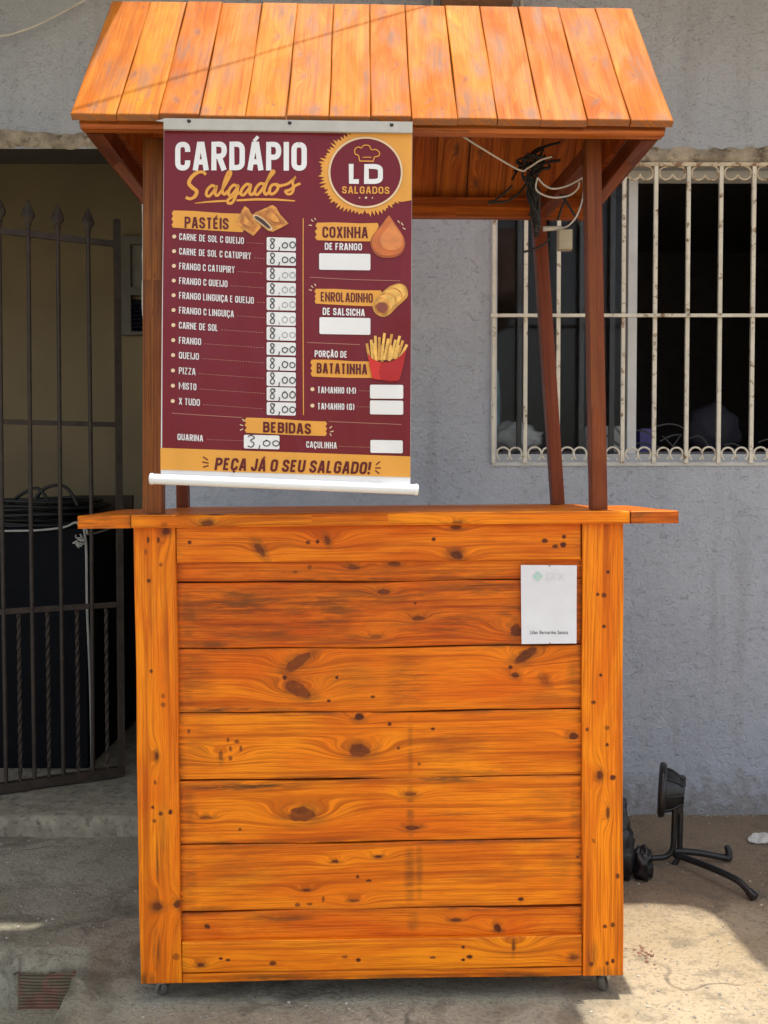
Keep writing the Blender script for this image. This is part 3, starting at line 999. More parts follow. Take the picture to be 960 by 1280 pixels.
for pl in (((755, 542), (772, 555), (785, 562), (795, 563)), ((765, 530), (778, 545), (790, 560), (800, 568)), ((783, 543), (795, 538), (808, 540), (816, 546)),
           ((783, 556), (800, 554), (815, 556), (825, 560)), ((820, 533), (835, 530), (848, 532), (858, 538)), ((825, 552), (838, 545), (852, 543)), ((828, 545), (840, 557), (846, 566)),
           ((852, 543), (843, 555), (836, 566)), ((862, 548), (872, 545), (880, 550), (886, 560)), ((783, 566), (800, 572), (822, 571), (850, 573), (880, 571)), ((786, 545), (784, 556), (790, 568)), ((905, 556), (918, 555), (930, 562)), ((948, 553), (960, 549), (975, 548))):
    mb.tube(spline([at(x, y, IY - .045 + random.uniform(-.006, .006)) for x, y in pl], 5), 0.0035, 5)
mb.tube([at(780, 573, IY - .04), at(800, 575, IY - .04), at(840, 574, IY - .035), at(880, 575, IY - .04)], 0.006, 6)
tag(mb.build('cable_tangle', M_GREYC, origin=at(800, 572, IY)), 'tangle of dark cables on the sill of the open window', 'cables')

# ------------------------------------------------------------------ THE CART
cart = thing('food_cart', 'orange varnished wooden food cart with plank roof on castors', 'food cart', (-0.003, 0, 0))
xs_ = lambda pt, pb: (CL(pt, 660, 0).x + CL(pb, 1222, 0).x) / 2
XL0, XL1 = xs_(165, 177), xs_(217, 229)
XR0, XR1 = xs_(723.5, 732.5), xs_(776, 782)
zc = lambda py: CL(478, py, 0).z
ZB, ZT = 0.0505, zc(656)
ROWS = [zc(v) for v in (656, 702, 727, 810, 891, 975, 1055, 1139, 1174)] + [ZB]
# knots and nail marks read off the boards (photo px): x, y, rx, ry, angle in degrees, strength
KN = """325 687 9 4 55 .8;237 678 2.5 2.5 0 1;385 678 3 2.5 0 .9;397 677 2.5 2.5 0 1;409 675 3 6 -20 .8;442 709 7 3 8 .8;387 709 3 3 0 .6;369 715 3 2 0 .6;493 705 8 3 0 .8
480 740 8 3.5 0 .85;470 796 7 3 0 .6;372 828 18 6.5 -35 .75;372 862 17 8 30 .75;356 847 3 3 0 1;421 847 2.3 2 0 1;411 876 2.6 2 0 1;466 871 3 2 0 .9;570 659 7 3 0 .9;542 674 2.6 2.6 0 1;571 694 8 5 15 .95
681 676 4 3 0 .95;694 683 4 2.5 0 .95;704 681 4 3.5 0 1;705 671 2.6 2.6 0 1;523 773 8 3 0 .85;519 754 2 2 0 .9;645 788 7 8 0 .9;657 819 16 6 -35 .9;638 834 3 2.6 0 1;644 844 5 3.5 10 .9;680 850 7 4 40 .45
449 938 13 8 5 .85;236 915 2 2 0 .8;296 927 3 2.5 20 .8;285 925 2 3 0 .8;276 944 2.6 6 0 .7;288 936 2 3.5 0 .8;301 936 2 4 0 .8;288 948 2.5 3 0 .8;449 896 6 4.5 0 1;487 905 2.6 2.6 0 1;541 911 2.6 2 0 1;498 935 2 2 0 .9;524 955 2 2 0 .8;717 920 6 4.5 0 .95
377 1018 16 9 0 .75;257 1022 8 2 0 .75;300 1037 2.3 1.8 0 .9;513 993 7 2.5 0 .8;515 1035 9 3 0 .9;419 1077 5 1.8 0 1;473 1071 5 1.8 0 1;447 1096 2 2.6 0 .9;461 1101 4 1.6 0 1;383 1113 5 1.5 0 .9;372 1131 3.5 2.5 0 .8;387 1130 4 1.6 0 .9;404 1124 1.5 4 0 .8;443 1126 6 1.5 0 .8;651 1124 4 2.5 0 1;722 1071 2 2 0 .9;236 913 2 2 0 .8
259 1158 4 3 30 1;570 1150 7 2.5 0 .9;622 1160 4.5 6 -30 .95;251 1206 5 2.5 0 .95;276 1198 2.6 1.8 0 1;285 1200 3 1.8 0 1;341 1204 4.5 3 0 .9;431 1196 4 2 0 .7;448 1200 3.2 2.6 0 1;541 1197 4 1.6 0 .9;587 1196 4 2.6 0 1;579 1200 2.6 2 0 1;579 1184 2.4 2 0 1;642 1182 1.8 8 0 .8;717 1197 5 3 0 .7
185 675 2 4 0 .9;198 675 2 4 0 .9;201 706 2.4 2.4 0 .7;186 726 2.3 2.6 0 1;208 664 5 4.5 0 .9;189 839 2 2.4 0 1;204 870 2.6 3 0 .6;204 881 3 3 0 .7;196 945 2 5 0 .9;194 978 1.8 3 0 .8;191 1009 2 2 0 1;201 1017 2.8 2.8 0 .9;213 1015 2.6 3.4 20 1;193 1026 2.6 2.6 0 .8;197 1133 6 4.5 10 .85;222 1130 4.5 5.5 35 .9;220 1196 4.5 4.5 0 .6;182 690 1.6 4 0 .6
760 715 2.4 2.4 0 1;747 743 2.2 2.2 0 1;755 744 3.2 3.2 0 .95;755 783 2.4 2.4 0 1;751 844 2.2 2.2 0 1;742 878 3 2.4 0 .95;734 912 2.2 2.6 0 .9;759 910 3 3 0 .7;759 931 2.2 2.4 0 1;750 969 4 5.5 0 .9;766 972 3.8 3.4 -20 1;760 1016 2 8 0 .9;742 1051 2 3.4 -30 .6;772 1095 2.6 3.6 0 .9;756 1158 2.8 2.6 0 .9;766 1156 2.8 3.2 0 .9;739 1205 2.8 3 0 .9;759 1204 2.2 2.8 0 1;766 1201 2.2 3.2 0 1"""
KN = [tuple(float(x) for x in r.split()) for r in KN.replace('\n', ';').split(';')]
STN = """260 888 60 5 .9;600 888 80 4 .7;300 1054 90 4 .7;640 1050 80 4 .7;560 974 60 5 .8;250 806 60 5 .8;640 806 60 4 .8;420 725 120 4 .8;250 1138 60 5 .7;600 1136 100 4 .7;480 760 200 30 .3;300 1090 50 30 .3;560 930 60 22 .3;250 930 26 30 .35;690 770 30 40 .4;236 770 14 40 .6;236 850 12 40 .5;236 1010 10 40 .5;238 1100 10 40 .5;718 850 10 36 .5;720 1010 10 40 .5;300 752 80 22 .75;325 790 90 14 .6;405 762 60 34 .7;470 745 120 12 .6;560 780 90 18 .6;600 735 80 12 .6;240 840 30 40 .45;440 800 60 8 .6;250 765 60 30 .35;645 775 26 26 .8;501 850 5 42 .35;514 852 4 42 .35;507 850 28 42 .45;513 935 4 44 .45;513 1015 5 42 .55;512 1090 7 44 .55;524 1085 5 40 .45;516 1150 8 28 .4;640 1085 14 20 .3;700 1080 20 30 .3;300 889 90 5 .8;300 983 90 6 .95;566 1017 30 4 .6;672 1025 45 5 .5;354 1147 45 6 .7;600 965 70 7 .4;630 1095 60 8 .35;196 1188 5 26 .9;197 1085 2 38 .8;182 1225 12 10 .7;205 1045 6 60 .35;740 1195 7 22 .7;760 1215 26 8 .5;480 1228 270 10 .85;330 1225 60 8 .8;640 1222 70 8 .8;470 715 240 8 .4;560 722 90 6 .5;680 870 40 8 .4;650 1190 40 4 .3;190 760 4 40 .25;206 800 4 60 .3;690 1000 40 20 .25;440 846 40 24 .35;370 846 42 30 .3"""
STN = [tuple(float(x) for x in r.split()) for r in STN.split(';')]
PXM = 1.797e-3


def on_board(x0, x1, z0, z1, yl, vertical=False):
    ks, ss = [], []
    for (px, py, rx, ry, an, sg) in KN:
        q = CL(px, py, yl)
        if x0 - .004 < q.x < x1 + .004 and z0 - .002 < q.z < z1 + .002:
            a = -math.radians(an)
            if vertical: ks.append((q.z - z0, x1 - q.x, ry * PXM, rx * PXM, a, sg))
            else: ks.append((q.x - x0, q.z - z0, rx * PXM, ry * PXM, a, sg))
    for (px, py, rx, ry, sg) in STN:
        q = CL(px, py, yl)
        if x0 - .02 < q.x < x1 + .02 and z0 - .01 < q.z < z1 + .01:
            if vertical: ss.append((q.z - z0, x1 - q.x, ry * PXM, rx * PXM, sg))
            else: ss.append((q.x - x0, q.z - z0, rx * PXM, ry * PXM, sg))
    return ks, ss


def hboard(mb, x0, x1, z0, z1, yl, T, **kw):
    ks, ss = on_board(x0, x1, z0, z1, yl)
    plank(mb, frame((x0, yl, z0), (1, 0, 0), (0, 0, 1), (0, -1, 0)), x1 - x0, z1 - z0, T, 0.0019, ks, ss, **kw)


def vboard(mb, x0, x1, z0, z1, yl, T, **kw):
    ks, ss = on_board(x0, x1, z0, z1, yl, True)
    plank(mb, frame((x1, yl, z0), (0, 0, 1), (-1, 0, 0), (0, -1, 0)), z1 - z0, x1 - x0, T, 0.0019, ks, ss, **kw)


for x0, x1 in ((XL0, XL1), (XR0, XR1)):
    mb = MB(); vboard(mb, x0, x1, ZB, ZT, 0.0, 0.030, grime=0.2, tone=.5); mb.build('corner_board', M_FRONT, cart)
g = 0.0012
mb = MB(); hboard(mb, XL1 + g, XR0 - g * 2, ROWS[1], ROWS[0], 0.003, 0.022); mb.build('top_rail', M_FRONT, cart)
mb = MB()
zmid = zc(1213)
hboard(mb, XL1 + g, XR0 - g, zmid + .0008, ROWS[8], 0.001, 0.024)
hboard(mb, XL1 + g, XR0 - g, ZB, zmid - .0008, 0.003, 0.024)
mb.build('bottom_rail', M_FRONT, cart)
mb = MB()
for i in range(1, 8):
    hboard(mb, XL1 - .004, XR0 + .004, ROWS[i + 1] + 0.0013 - (0.004 if i == 7 else 0), ROWS[i] - 0.0013 + (0.004 if i == 1 else 0), 0.0145 + random.uniform(-.0012, .0012), 0.018, grime=0.95, wav=.0015, tone=(-.8, -1.8, -.6, .5, -.1, .3, -.8)[i - 1])
mb.build('front_panel', M_FRONT, cart)
mb = MB(); plank(mb, frame((XL0 + .012, .0345, ZB + .012), (1, 0, 0), (0, 0, 1), (0, -1, 0)), XR1 - XL0 - .024, ZT - ZB - .014, .006, .04); mb.build('gap_backing', M_POST, cart)  # unseen dark board added so the gaps between planks stay dark
# sides, floor board and inner shelf
DEP = 0.56
for x, sgn in ((XL0 + .006, -1), (XR1 - .006, 1)):
    mb = MB()
    for k in range(8):
        z0 = ZB + (ZT - ZB) / 8 * k + .001; z1 = ZB + (ZT - ZB) / 8 * (k + 1) - .001
        if sgn < 0: Mx = frame((x, DEP, z0), (0, -1, 0), (0, 0, 1), (-1, 0, 0))
        else: Mx = frame((x, 0.042, z0), (0, 1, 0), (0, 0, 1), (1, 0, 0))
        plank(mb, Mx, DEP - 0.042, z1 - z0, 0.018, 0.012)
    mb.build('side_panel', M_FRONT, cart)
mb = MB(); plank(mb, frame((XL0 + .03, .043, ZB + .03), (1, 0, 0), (0, 1, 0), (0, 0, 1)), XR1 - XL0 - .06, DEP - .05, .018, .03); mb.build('floor_board', M_UNDER, cart)
mb = MB(); plank(mb, frame((XL0 + .03, .06, .58), (1, 0, 0), (0, 1, 0), (0, 0, 1)), XR1 - XL0 - .06, DEP - .08, .018, .03); mb.build('inner_shelf', M_UNDER, cart)
# counter
CT = CL(478, 641, -0.022).z
CX0, CX1 = CL(164, 650, -0.022).x, CL(787, 650, -0.022).x
CB = ZT + 0.0015
mb = MB()
fr = [(-0.022, 0.10), (0.1015, 0.17), (0.2730, 0.16), (0.4345, 0.145)]
for y0, wd in fr:
    ks = [(0.185, 0.01, 0.012, 0.012, 0, .9)] if y0 < 0 else []
    plank(mb, frame((CX0, y0, CT), (1, 0, 0), (0, 1, 0), (0, 0, 1)), CX1 - CX0, wd, CT - CB, 0.006, ks, grime=0.1)
# the front edge of the counter is a board of its own, facing the street
mb2 = MB()
counter = mb.build('counter_top', M_FRONT, cart)
plank(mb2, frame((CX0, -0.0232, CB + .0005), (1, 0, 0), (0, 0, 1), (0, -1, 0)), CX1 - CX0, CT - CB - .003, 0.001, 0.003,
      [(CL(261, 652, 0).x - CX0, .006, .014, .007, 0, .85), (CL(208, 655, 0).x - CX0, .004, .008, .004, 0, .5), (CL(570, 655, 0).x - CX0, .002, .012, .004, 0, .7)], [(.5, .0, .4, .004, .6)], grime=0.2, edge=.001)
mb2.build('counter_edge', M_FRONT, cart)
# folding side leaves
for px0, px1, yl, dz in ((97, 163, 0.0, 0.0), (788.5, 848, 0.02, -0.001)):
    x0, x1 = CL(px0, 645, yl).x, CL(px1, 645, yl).x
    mb = MB()
    for y0, wd in ((yl, 0.11), (yl + .1115, 0.17), (yl + .283, 0.17)):
        plank(mb, frame((x1, y0, CT + dz - .0015), (0, 1, 0), (-1, 0, 0), (0, 0, 1)) if False else frame((x0, y0, CT + dz - .0015), (1, 0, 0), (0, 1, 0), (0, 0, 1)), x1 - x0, wd, 0.026, 0.006, stains=[(random.random() * .1, .01, .05, .02, .8)], grime=0.5, edge=.003)
    mb.build('side_leaf', M_FRONT, cart)
# castors
M_STEEL = plain('galvanised_steel', (0.42, 0.41, 0.39), 0.35, metal=0.9, var=.2)
M_RUBBER = plain('smoky_grey_wheel', (0.10, 0.09, 0.08), 0.4)
for x in (XL0 + .045, XR1 - .04):
    for y in (0.035, DEP - .05):
        q = CM @ Vector((x, y, ZB))
        gz = ground_h(q.x, q.y) + .001
        r = (q.z - gz - .010) / 2 + 0.002
        Mc = Matrix.Translation(q) @ Matrix.Rotation((.75 if x < 0 else -.65) + random.uniform(-.15, .15), 4, 'Z')
        zr = gz + r - q.z
        m = MB()
        m.box((-.022, -.022, -.005), (.022, .022, -.0005), Mc)
        m.lathe([(0.013, 0), (0.013, 0.006)], Mc @ Matrix.Translation((0, 0, -.0115)), 14)
        for sgn in (-1, 1):
            a, b_ = sgn * .012, sgn * .0145
            m.add([Mc @ Vector(v) for v in ((a, -.010, -.010), (a, .010, -.010), (a, .017, zr - .005), (a, .005, zr - .008), (b_, -.010, -.010), (b_, .010, -.010), (b_, .017, zr - .005), (b_, .005, zr - .008))],
                  [(0, 1, 2, 3), (7, 6, 5, 4), (0, 4, 5, 1), (1, 5, 6, 2), (2, 6, 7, 3), (3, 7, 4, 0)])
        m.tube([Mc @ Vector((-.016, .011, zr)), Mc @ Vector((.016, .011, zr))], .0035, 8)
        ca = m.build('castor', M_STEEL, cart)
        m = MB()
        Mx = Mc @ Matrix.Translation((0, .010, zr)) @ Matrix.Rotation(math.pi / 2, 4, 'Y') @ Matrix.Translation((0, 0, -.0085))
        m.lathe([(0.0005, 0), (r * .45, 0), (r * .5, .002), (r * .85, 0), (r, .003), (r, .014), (r * .85, .017), (r * .5, .015), (r * .45, .017), (0.0005, .017)], Mx, 22)
        m.build('wheel', M_RUBBER, ca)

# posts
POSTZ = 1.955
pl0, pl1 = CL(192.5, 632, .035), CL(193.5, 190, .035)
pr0, pr1 = CL(747.5, 632, .035), CL(739.5, 190, .035)
bl0, bl1 = CL(229, 628, .50), CL(226, 300, .50)
br0, br1 = CL(697, 632, .50), CL(674, 285, .50)


def ext(a, b_, z):
    return a + (b_ - a) * ((z - a.z) / (b_.z - a.z))


for a, b_, wx, mt in ((pl0, pl1, .044, M_POSTL), (pr0, pr1, .034, M_POST), (bl0, bl1, .030, M_POST), (br0, br1, .033, M_POST)):
    mb = MB()
    kk = [(random.uniform(.05, .75), random.uniform(.008, .03), .006, .003, 0, .9) for _ in range(9)] if mt is M_POSTL else []
    beam(mb, ext(a, b_, CT + .0015), ext(a, b_, POSTZ), wx, .042, up=(0, 1, 0), res=.004 if mt is M_POSTL else .01, knots=kk)
    mb.build('post', mt, cart)

# roof: fourteen boards on the street slope, as many behind
YE, ZE, YR, ZR = -0.126, 1.9525, 0.229, 2.347
YK, ZK = 0.560, 1.955
EB = [87.5, 145, 198, 249, 307, 358, 411, 463, 514, 572, 622, 677, 735, 789, 842.5]
EX = [CL(p_, 145, YE, RM).x for p_ in EB]
u = Vector((0, YR - YE, ZR - ZE)); LS = u.length; u.normalize()
nrm = Vector((0, -u.z, u.y))
mb = MB()
for i in range(14):
    x0, x1 = EX[i] + .0009, EX[i + 1] - .0009
    ov = random.uniform(-.003, .004)
    wd = x1 - x0
    ks = [(random.uniform(.02, .06), wd * random.uniform(.2, .8), .0035, .003, 0, .9), (random.uniform(.02, .06), wd * random.uniform(.2, .8), .003, .003, 0, .9), (LS - random.uniform(.02, .05), wd * random.uniform(.2, .8), .0035, .003, 0, .8)]
    for _ in range(random.randint(1, 3)):
        ks.append((random.uniform(.05, .5), random.uniform(.01, wd - .01), random.uniform(.005, .012), random.uniform(.003, .006), random.uniform(-.6, .6), random.uniform(.3, .7)))
    ss = [(random.uniform(.05, .5), random.uniform(0, wd), random.uniform(.03, .10), random.uniform(.01, .03), random.uniform(.5, 1)) for _ in range(4)] + [(random.uniform(0, .03), random.uniform(0, wd), .03, .02, .9)]
    o = Vector((x1, YE, ZE)) - u * ov + nrm * random.uniform(-.0015, .001)
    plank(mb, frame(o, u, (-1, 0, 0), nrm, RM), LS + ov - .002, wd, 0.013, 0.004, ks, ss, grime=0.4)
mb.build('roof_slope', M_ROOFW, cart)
u2 = Vector((0, YR - YK, ZR - ZK)); LS2 = u2.length; u2.normalize()
n2 = Vector((0, -u2.z, u2.y))
if n2.z > 0: n2 = -n2
mb = MB()
for i in range(14):
    x0, x1 = EX[i] + .0002, EX[i + 1] - .0002
    wd = x1 - x0
    v2 = n2.cross(u2)
    o = Vector((x1 if v2.x < 0 else x0, YK, ZK)) + n2 * 0.020
    ks = [(random.uniform(.05, .45), random.uniform(.015, wd - .015), .010, .005, 0, .8) for _ in range(2)]
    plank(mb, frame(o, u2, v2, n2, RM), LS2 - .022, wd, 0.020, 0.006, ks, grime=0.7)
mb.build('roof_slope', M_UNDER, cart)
# eave beams, side plates, inner ties, gables
zA, zB, zC = CL(465, 147, -.100, RM).z, CL(465, 159.5, -.100, RM).z, CL(465, 164.5, -.106, RM).z
mb = MB(); beam(mb, (EX[0] + .012, -.083, (zA + zB) / 2), (EX[-1] - .010, -.083, (zA + zB) / 2), zA - zB, .034, up=(0, 1, 0), M=RM, res=.008); mb.build('eave_beam', M_UNDER, cart)
mb = MB(); beam(mb, (EX[0] + .016, -.092, (zB + zC) / 2 - .0006), (EX[-1] - .014, -.092, (zB + zC) / 2 - .0006), zB - zC, .028, up=(0, 1, 0), M=RM, res=.008); mb.build('eave_strip', M_UNDER, cart)
zD, zE = CL(560, 246, .49, RM).z, CL(560, 271, .49, RM).z
mb = MB(); beam(mb, (EX[0] + .03, .505, (zD + zE) / 2), (EX[-1] - .03, .505, (zD + zE) / 2), zD - zE, .03, up=(0, 1, 0), M=RM, res=.01); mb.build('back_beam', M_UNDER, cart)
zP = zC + .022
for x in (EX[0] + .034, EX[-1] - .034):
    mb = MB(); beam(mb, (x, -.064, zP), (x, .489, zP - .002), .036, .042, M=RM); mb.build('side_plate', M_POST, cart)
for x, y0 in ((pl1.x - .002, .06), (pr1.x + .0, .06)):
    mb = MB(); beam(mb, (x, y0, 1.925), (x * .93, .485, 1.915), .036, .036); mb.build('tie_beam', M_POST, cart)
for x, sgn in ((EX[0] + .05, 1), (EX[-1] - .05, -1)):
    mb = MB()
    nb = 5
    t_ = .014
    for k in range(nb):
        ya, yb = -.06 + (.54) * k / nb + .001, -.06 + .54 * (k + 1) / nb - .001
        zr_ = lambda y: min(ZE + (y - YE) * (ZR - ZE) / (YR - YE), ZK + (YK - y) * (ZR - ZK) / (YK - YR)) - .028
        tops = [(ya, zr_(ya)), (yb, zr_(yb))]
        if ya < YR < yb: tops.insert(1, (YR, zr_(YR)))
        ring = [(yb, zP + .022), (ya, zP + .022)] + tops
        n_ = len(ring)
        vs = [RM @ Vector((x, y, z)) for y, z in ring] + [RM @ Vector((x + t_ * sgn, y, z)) for y, z in ring]
        fs = [tuple(range(n_)), tuple(range(2 * n_ - 1, n_ - 1, -1))] + [(i, i + n_, (i + 1) % n_ + n_, (i + 1) % n_) for i in range(n_)]
        mb.add(vs, fs)
        for kx in ('gc', 'km', 'st', 'tn'): mb.at.setdefault(kx, [])
        sd = random.random() * 40
        mb.at['gc'].extend([[z, y, sd] for y, z in ring] * 2); mb.at['km'].extend([0.] * 2 * n_); mb.at['st'].extend([.1] * 2 * n_); mb.at['tn'].extend([random.uniform(-1, 1)] * 2 * n_)
    mb.build('gable', M_UNDER, cart)
for (x, sx_) in ((pl1.x, -1), (pr1.x, 1)):
    mb = MB(); beam(mb, (x + sx_ * .018, .045, 1.82), (x + sx_ * .085, .045, 1.905), .02, .02, up=(0, 1, 0)); mb.build('corner_brace', M_POST, cart)

# ------------------------------------------------------------------ wiring under the roof
mb = MB()
Yw = 0.12
p_ = lambda x, y, yl=Yw: CM @ CL(x, y, yl)
mb.tube(spline([p_(575, 168, .0), p_(600, 184, .04), p_(648, 212), p_(660, 210), p_(676, 200), p_(690, 196)], 6), .0022, 6)
mb.tube(spline([p_(672, 222), p_(680, 231), p_(692, 236), p_(710, 232), p_(729, 222, .07)], 6), .0022, 6)
mb.tube(spline([p_(672, 222), p_(670, 236), p_(680, 244), p_(695, 247), p_(712, 244), p_(722, 236), p_(724, 228)], 6), .0022, 6)
mb.tube(spline([p_(729, 222, .07), p_(729, 245, .07), p_(722, 268, .07), p_(712, 281, .09), p_(704, 285)], 6), .0022, 6)
tag(mb.build('white_flex', plain('white_flex_cable', (0.66, 0.62, 0.56), 0.5), origin=p_(672, 222)), 'thin white cable looped under the cart roof near the right posts', 'cable')
mb = MB()
tp = spline([p_(666, 222, .27), p_(667, 240, .28), p_(669, 262, .3), p_(671, 284, .32), p_(670, 296, .33)], 7)
mb.tube(tp, [.006 + .007 * math.sin(math.pi * min(1, i / len(tp) + .08)) + .0012 * math.sin(i * 1.9) for i in range(len(tp))], 9)
for pl in (((690, 180), (668, 190), (655, 200), (640, 225)), ((640, 232), (625, 246), (612, 255)), ((610, 252), (632, 252), (650, 240), (660, 225)), ((697, 238), (706, 250), (716, 265), (725, 282)), ((712, 240), (704, 255), (697, 275)), ((687, 298), (676, 308), (655, 315)), ((645, 200), (655, 208), (668, 206)), ((660, 196), (672, 186), (700, 178)), ((642, 214), (660, 206), (678, 192)), ):
    yb = .28
    mb.tube(spline([p_(x, y, yb) for x, y in pl], 5), .0030, 6)
for k in range(13):
    x0, y0 = 668 + random.gauss(4, 12), 196 + random.gauss(0, 8)
    pts = [(x0, y0), (664 + random.gauss(0, 8), 212 + random.gauss(0, 5)), (663 + random.gauss(0, 4), 228 + random.gauss(0, 5)), (667 + random.gauss(0, 3), 248 + random.gauss(0, 6)), (671 + random.gauss(0, 3), 268 + random.gauss(0, 10))]
    mb.tube(spline([p_(x, y, .24 + .012 * q_ + random.uniform(-.01, .01)) for q_, (x, y) in enumerate(pts)], 7), random.uniform(.0018, .0036), 6)
for k in range(4):
    c0 = (664 + random.gauss(0, 8), 212 + random.gauss(0, 8)); rr_ = random.uniform(8, 20)
    mb.tube(spline([p_(c0[0] + rr_ * math.cos(g) * (1 + .2 * math.sin(3 * g)), c0[1] + rr_ * .55 * math.sin(g + .5), .25 + .01 * math.sin(g)) for g in np.linspace(0, 5.2, 9)], 4), random.uniform(.0025, .004), 6)
tag(mb.build('cable_bundle', M_BLACKC, origin=p_(668, 235, .28)), 'bundle of black taped cables hanging under the cart roof', 'cables')
pb = thing('socket_box', 'small beige socket box with white plug hanging by the back right post', 'socket', p_(706, 300, .34))
mb = MB()
q = p_(706, 300, .34)
mb.box((q.x - .019, q.y - .014, q.z - .026), (q.x + .017, q.y + .014, q.z + .024)); mb.box((q.x - .0165, q.y - .017, q.z - .0235), (q.x + .0145, q.y - .0135, q.z + .0215))
mb.build('case', plain('beige_plastic', (0.50, 0.45, 0.33), 0.45), pb)
mb = MB(); q = p_(690, 285, .34); q2 = p_(703, 285, .34)
mb.tube([p_(679, 286, .34), p_(688, 285.5, .34), q2], [.007, .0065, .005], 8); mb.build('plug', plain('white_plug', (0.62, 0.6, 0.55), 0.4), pb)

# ------------------------------------------------------------------ lettering: stroke glyphs
GL = {
    'A': (.50, 'M0 0 L.38 1 L.62 1 L1 0|M.15 .25 L.85 .25'), 'B': (.47, 'M0 0 L0 1 L.55 1 Q.95 1 .95 .76 Q.95 .53 .55 .53 L0 .53|M.5 .53 Q1 .53 1 .27 Q1 0 .55 0 L0 0'),
    'C': (.45, 'M1 .68 L1 .76 Q1 1 .5 1 Q0 1 0 .76 L0 .24 Q0 0 .5 0 Q1 0 1 .24 L1 .32'), 'D': (.47, 'M0 0 L0 1 L.45 1 Q1 1 1 .74 L1 .26 Q1 0 .45 0 L0 0'),
    'E': (.38, 'M1 1 L0 1 L0 0 L1 0|M0 .51 L.85 .51'), 'F': (.38, 'M1 1 L0 1 L0 0|M0 .5 L.85 .5'),
    'G': (.46, 'M1 .7 L1 .76 Q1 1 .5 1 Q0 1 0 .76 L0 .24 Q0 0 .5 0 Q1 0 1 .24 L1 .48 L.55 .48'), 'H': (.47, 'M0 0 L0 1|M1 0 L1 1|M0 .5 L1 .5'),
    'I': (.0, 'M.5 0 L.5 1'), 'J': (.36, 'M1 1 L1 .24 Q1 0 .5 0 Q0 0 0 .24 L0 .3'), 'L': (.36, 'M0 1 L0 0 L1 0'),
    'M': (.88, 'M0 0 L0 1|M1 0 L1 1|D0 1 L.5 .25 L1 1'), 'N': (.50, 'M0 0 L0 1|M1 0 L1 1|D0 .98 L1 .02'), 'O': (.46, 'M.5 1 Q0 1 0 .76 L0 .24 Q0 0 .5 0 Q1 0 1 .24 L1 .76 Q1 1 .5 1'),
    'P': (.45, 'M0 0 L0 1 L.5 1 Q1 1 1 .73 Q1 .45 .5 .45 L0 .45'), 'Q': (.46, 'M.5 1 Q0 1 0 .76 L0 .24 Q0 0 .5 0 Q1 0 1 .24 L1 .76 Q1 1 .5 1|M.6 .22 L1 -.05'),
    'R': (.47, 'M0 0 L0 1 L.5 1 Q1 1 1 .74 Q1 .48 .5 .48 L0 .48|M.5 .48 L1 0'), 'S': (.45, 'M.97 .72 L.97 .78 Q.95 1 .5 1 Q.03 1 .03 .76 Q.03 .6 .5 .51 Q1 .4 1 .24 Q1 0 .5 0 Q0 0 0 .24 L0 .3'),
    'T': (.44, 'M0 1 L1 1|M.5 1 L.5 0'), 'U': (.46, 'M0 1 L0 .24 Q0 0 .5 0 Q1 0 1 .24 L1 1'), 'X': (.47, 'M0 0 L1 1|M0 1 L1 0'), 'Y': (.46, 'M0 1 L.5 .46 L1 1|M.5 .46 L.5 0'),
    'Z': (.43, 'M0 1 L1 1 L0 0 L1 0'), '(': (.16, 'M1 1.05 Q0 .8 0 .5 Q0 .2 1 -.05'), ')': (.16, 'M0 1.05 Q1 .8 1 .5 Q1 .2 0 -.05'), '!': (.0, 'M.5 1 L.5 .30|M.5 .14 L.5 0'), ' ': (.24, ''),
}
for k_, b_, e_ in (('Á', 'A', '|D.36 1.12 L.74 1.33'), ('É', 'E', '|D.36 1.13 L.80 1.34'), ('Ç', 'C', '|M.55 0 L.5 -.12 L.62 -.2 L.4 -.28'), ('Ã', 'A', '|M.2 1.16 Q.36 1.32 .5 1.2 Q.64 1.1 .8 1.25')):
    GL[k_] = (GL[b_][0], GL[b_][1] + e_)


def parse(path):
    out, thin = [], []
    for sub in path.split('|'):
        pts = []
        thin.append(sub.startswith('D'))
        tok = sub.replace('D', 'M').replace('M', ' M ').replace('L', ' L ').replace('Q', ' Q ').split()
        i = 0
        while i < len(tok):
            c = tok[i]
            if c in 'ML':
                pts.append((float(tok[i + 1]), float(tok[i + 2]))); i += 3
            else:
                x0, y0 = pts[-1]; cx, cy, x1, y1 = (float(t) for t in tok[i + 1:i + 5]); i += 5
                for k in range(1, 6):
                    t = k / 5
                    pts.append(((1 - t) ** 2 * x0 + 2 * t * (1 - t) * cx + t * t * x1, (1 - t) ** 2 * y0 + 2 * t * (1 - t) * cy + t * t * y1))
        if pts: out.append((pts, .62 if thin[-1] else 1.0))
    return out


YB = -0.1375     # the sheet hangs just in front of the eave beam


def bend(x, z):
    t = (x + 0.19) / 0.28
    return -0.009 * math.exp(-((x + 0.475) / 0.013) ** 2) + 0.004 * t * t - 0.0025 * math.sin((z - 1.2) * 6.5) + 0.0015 * math.sin(x * 17 + z * 5)


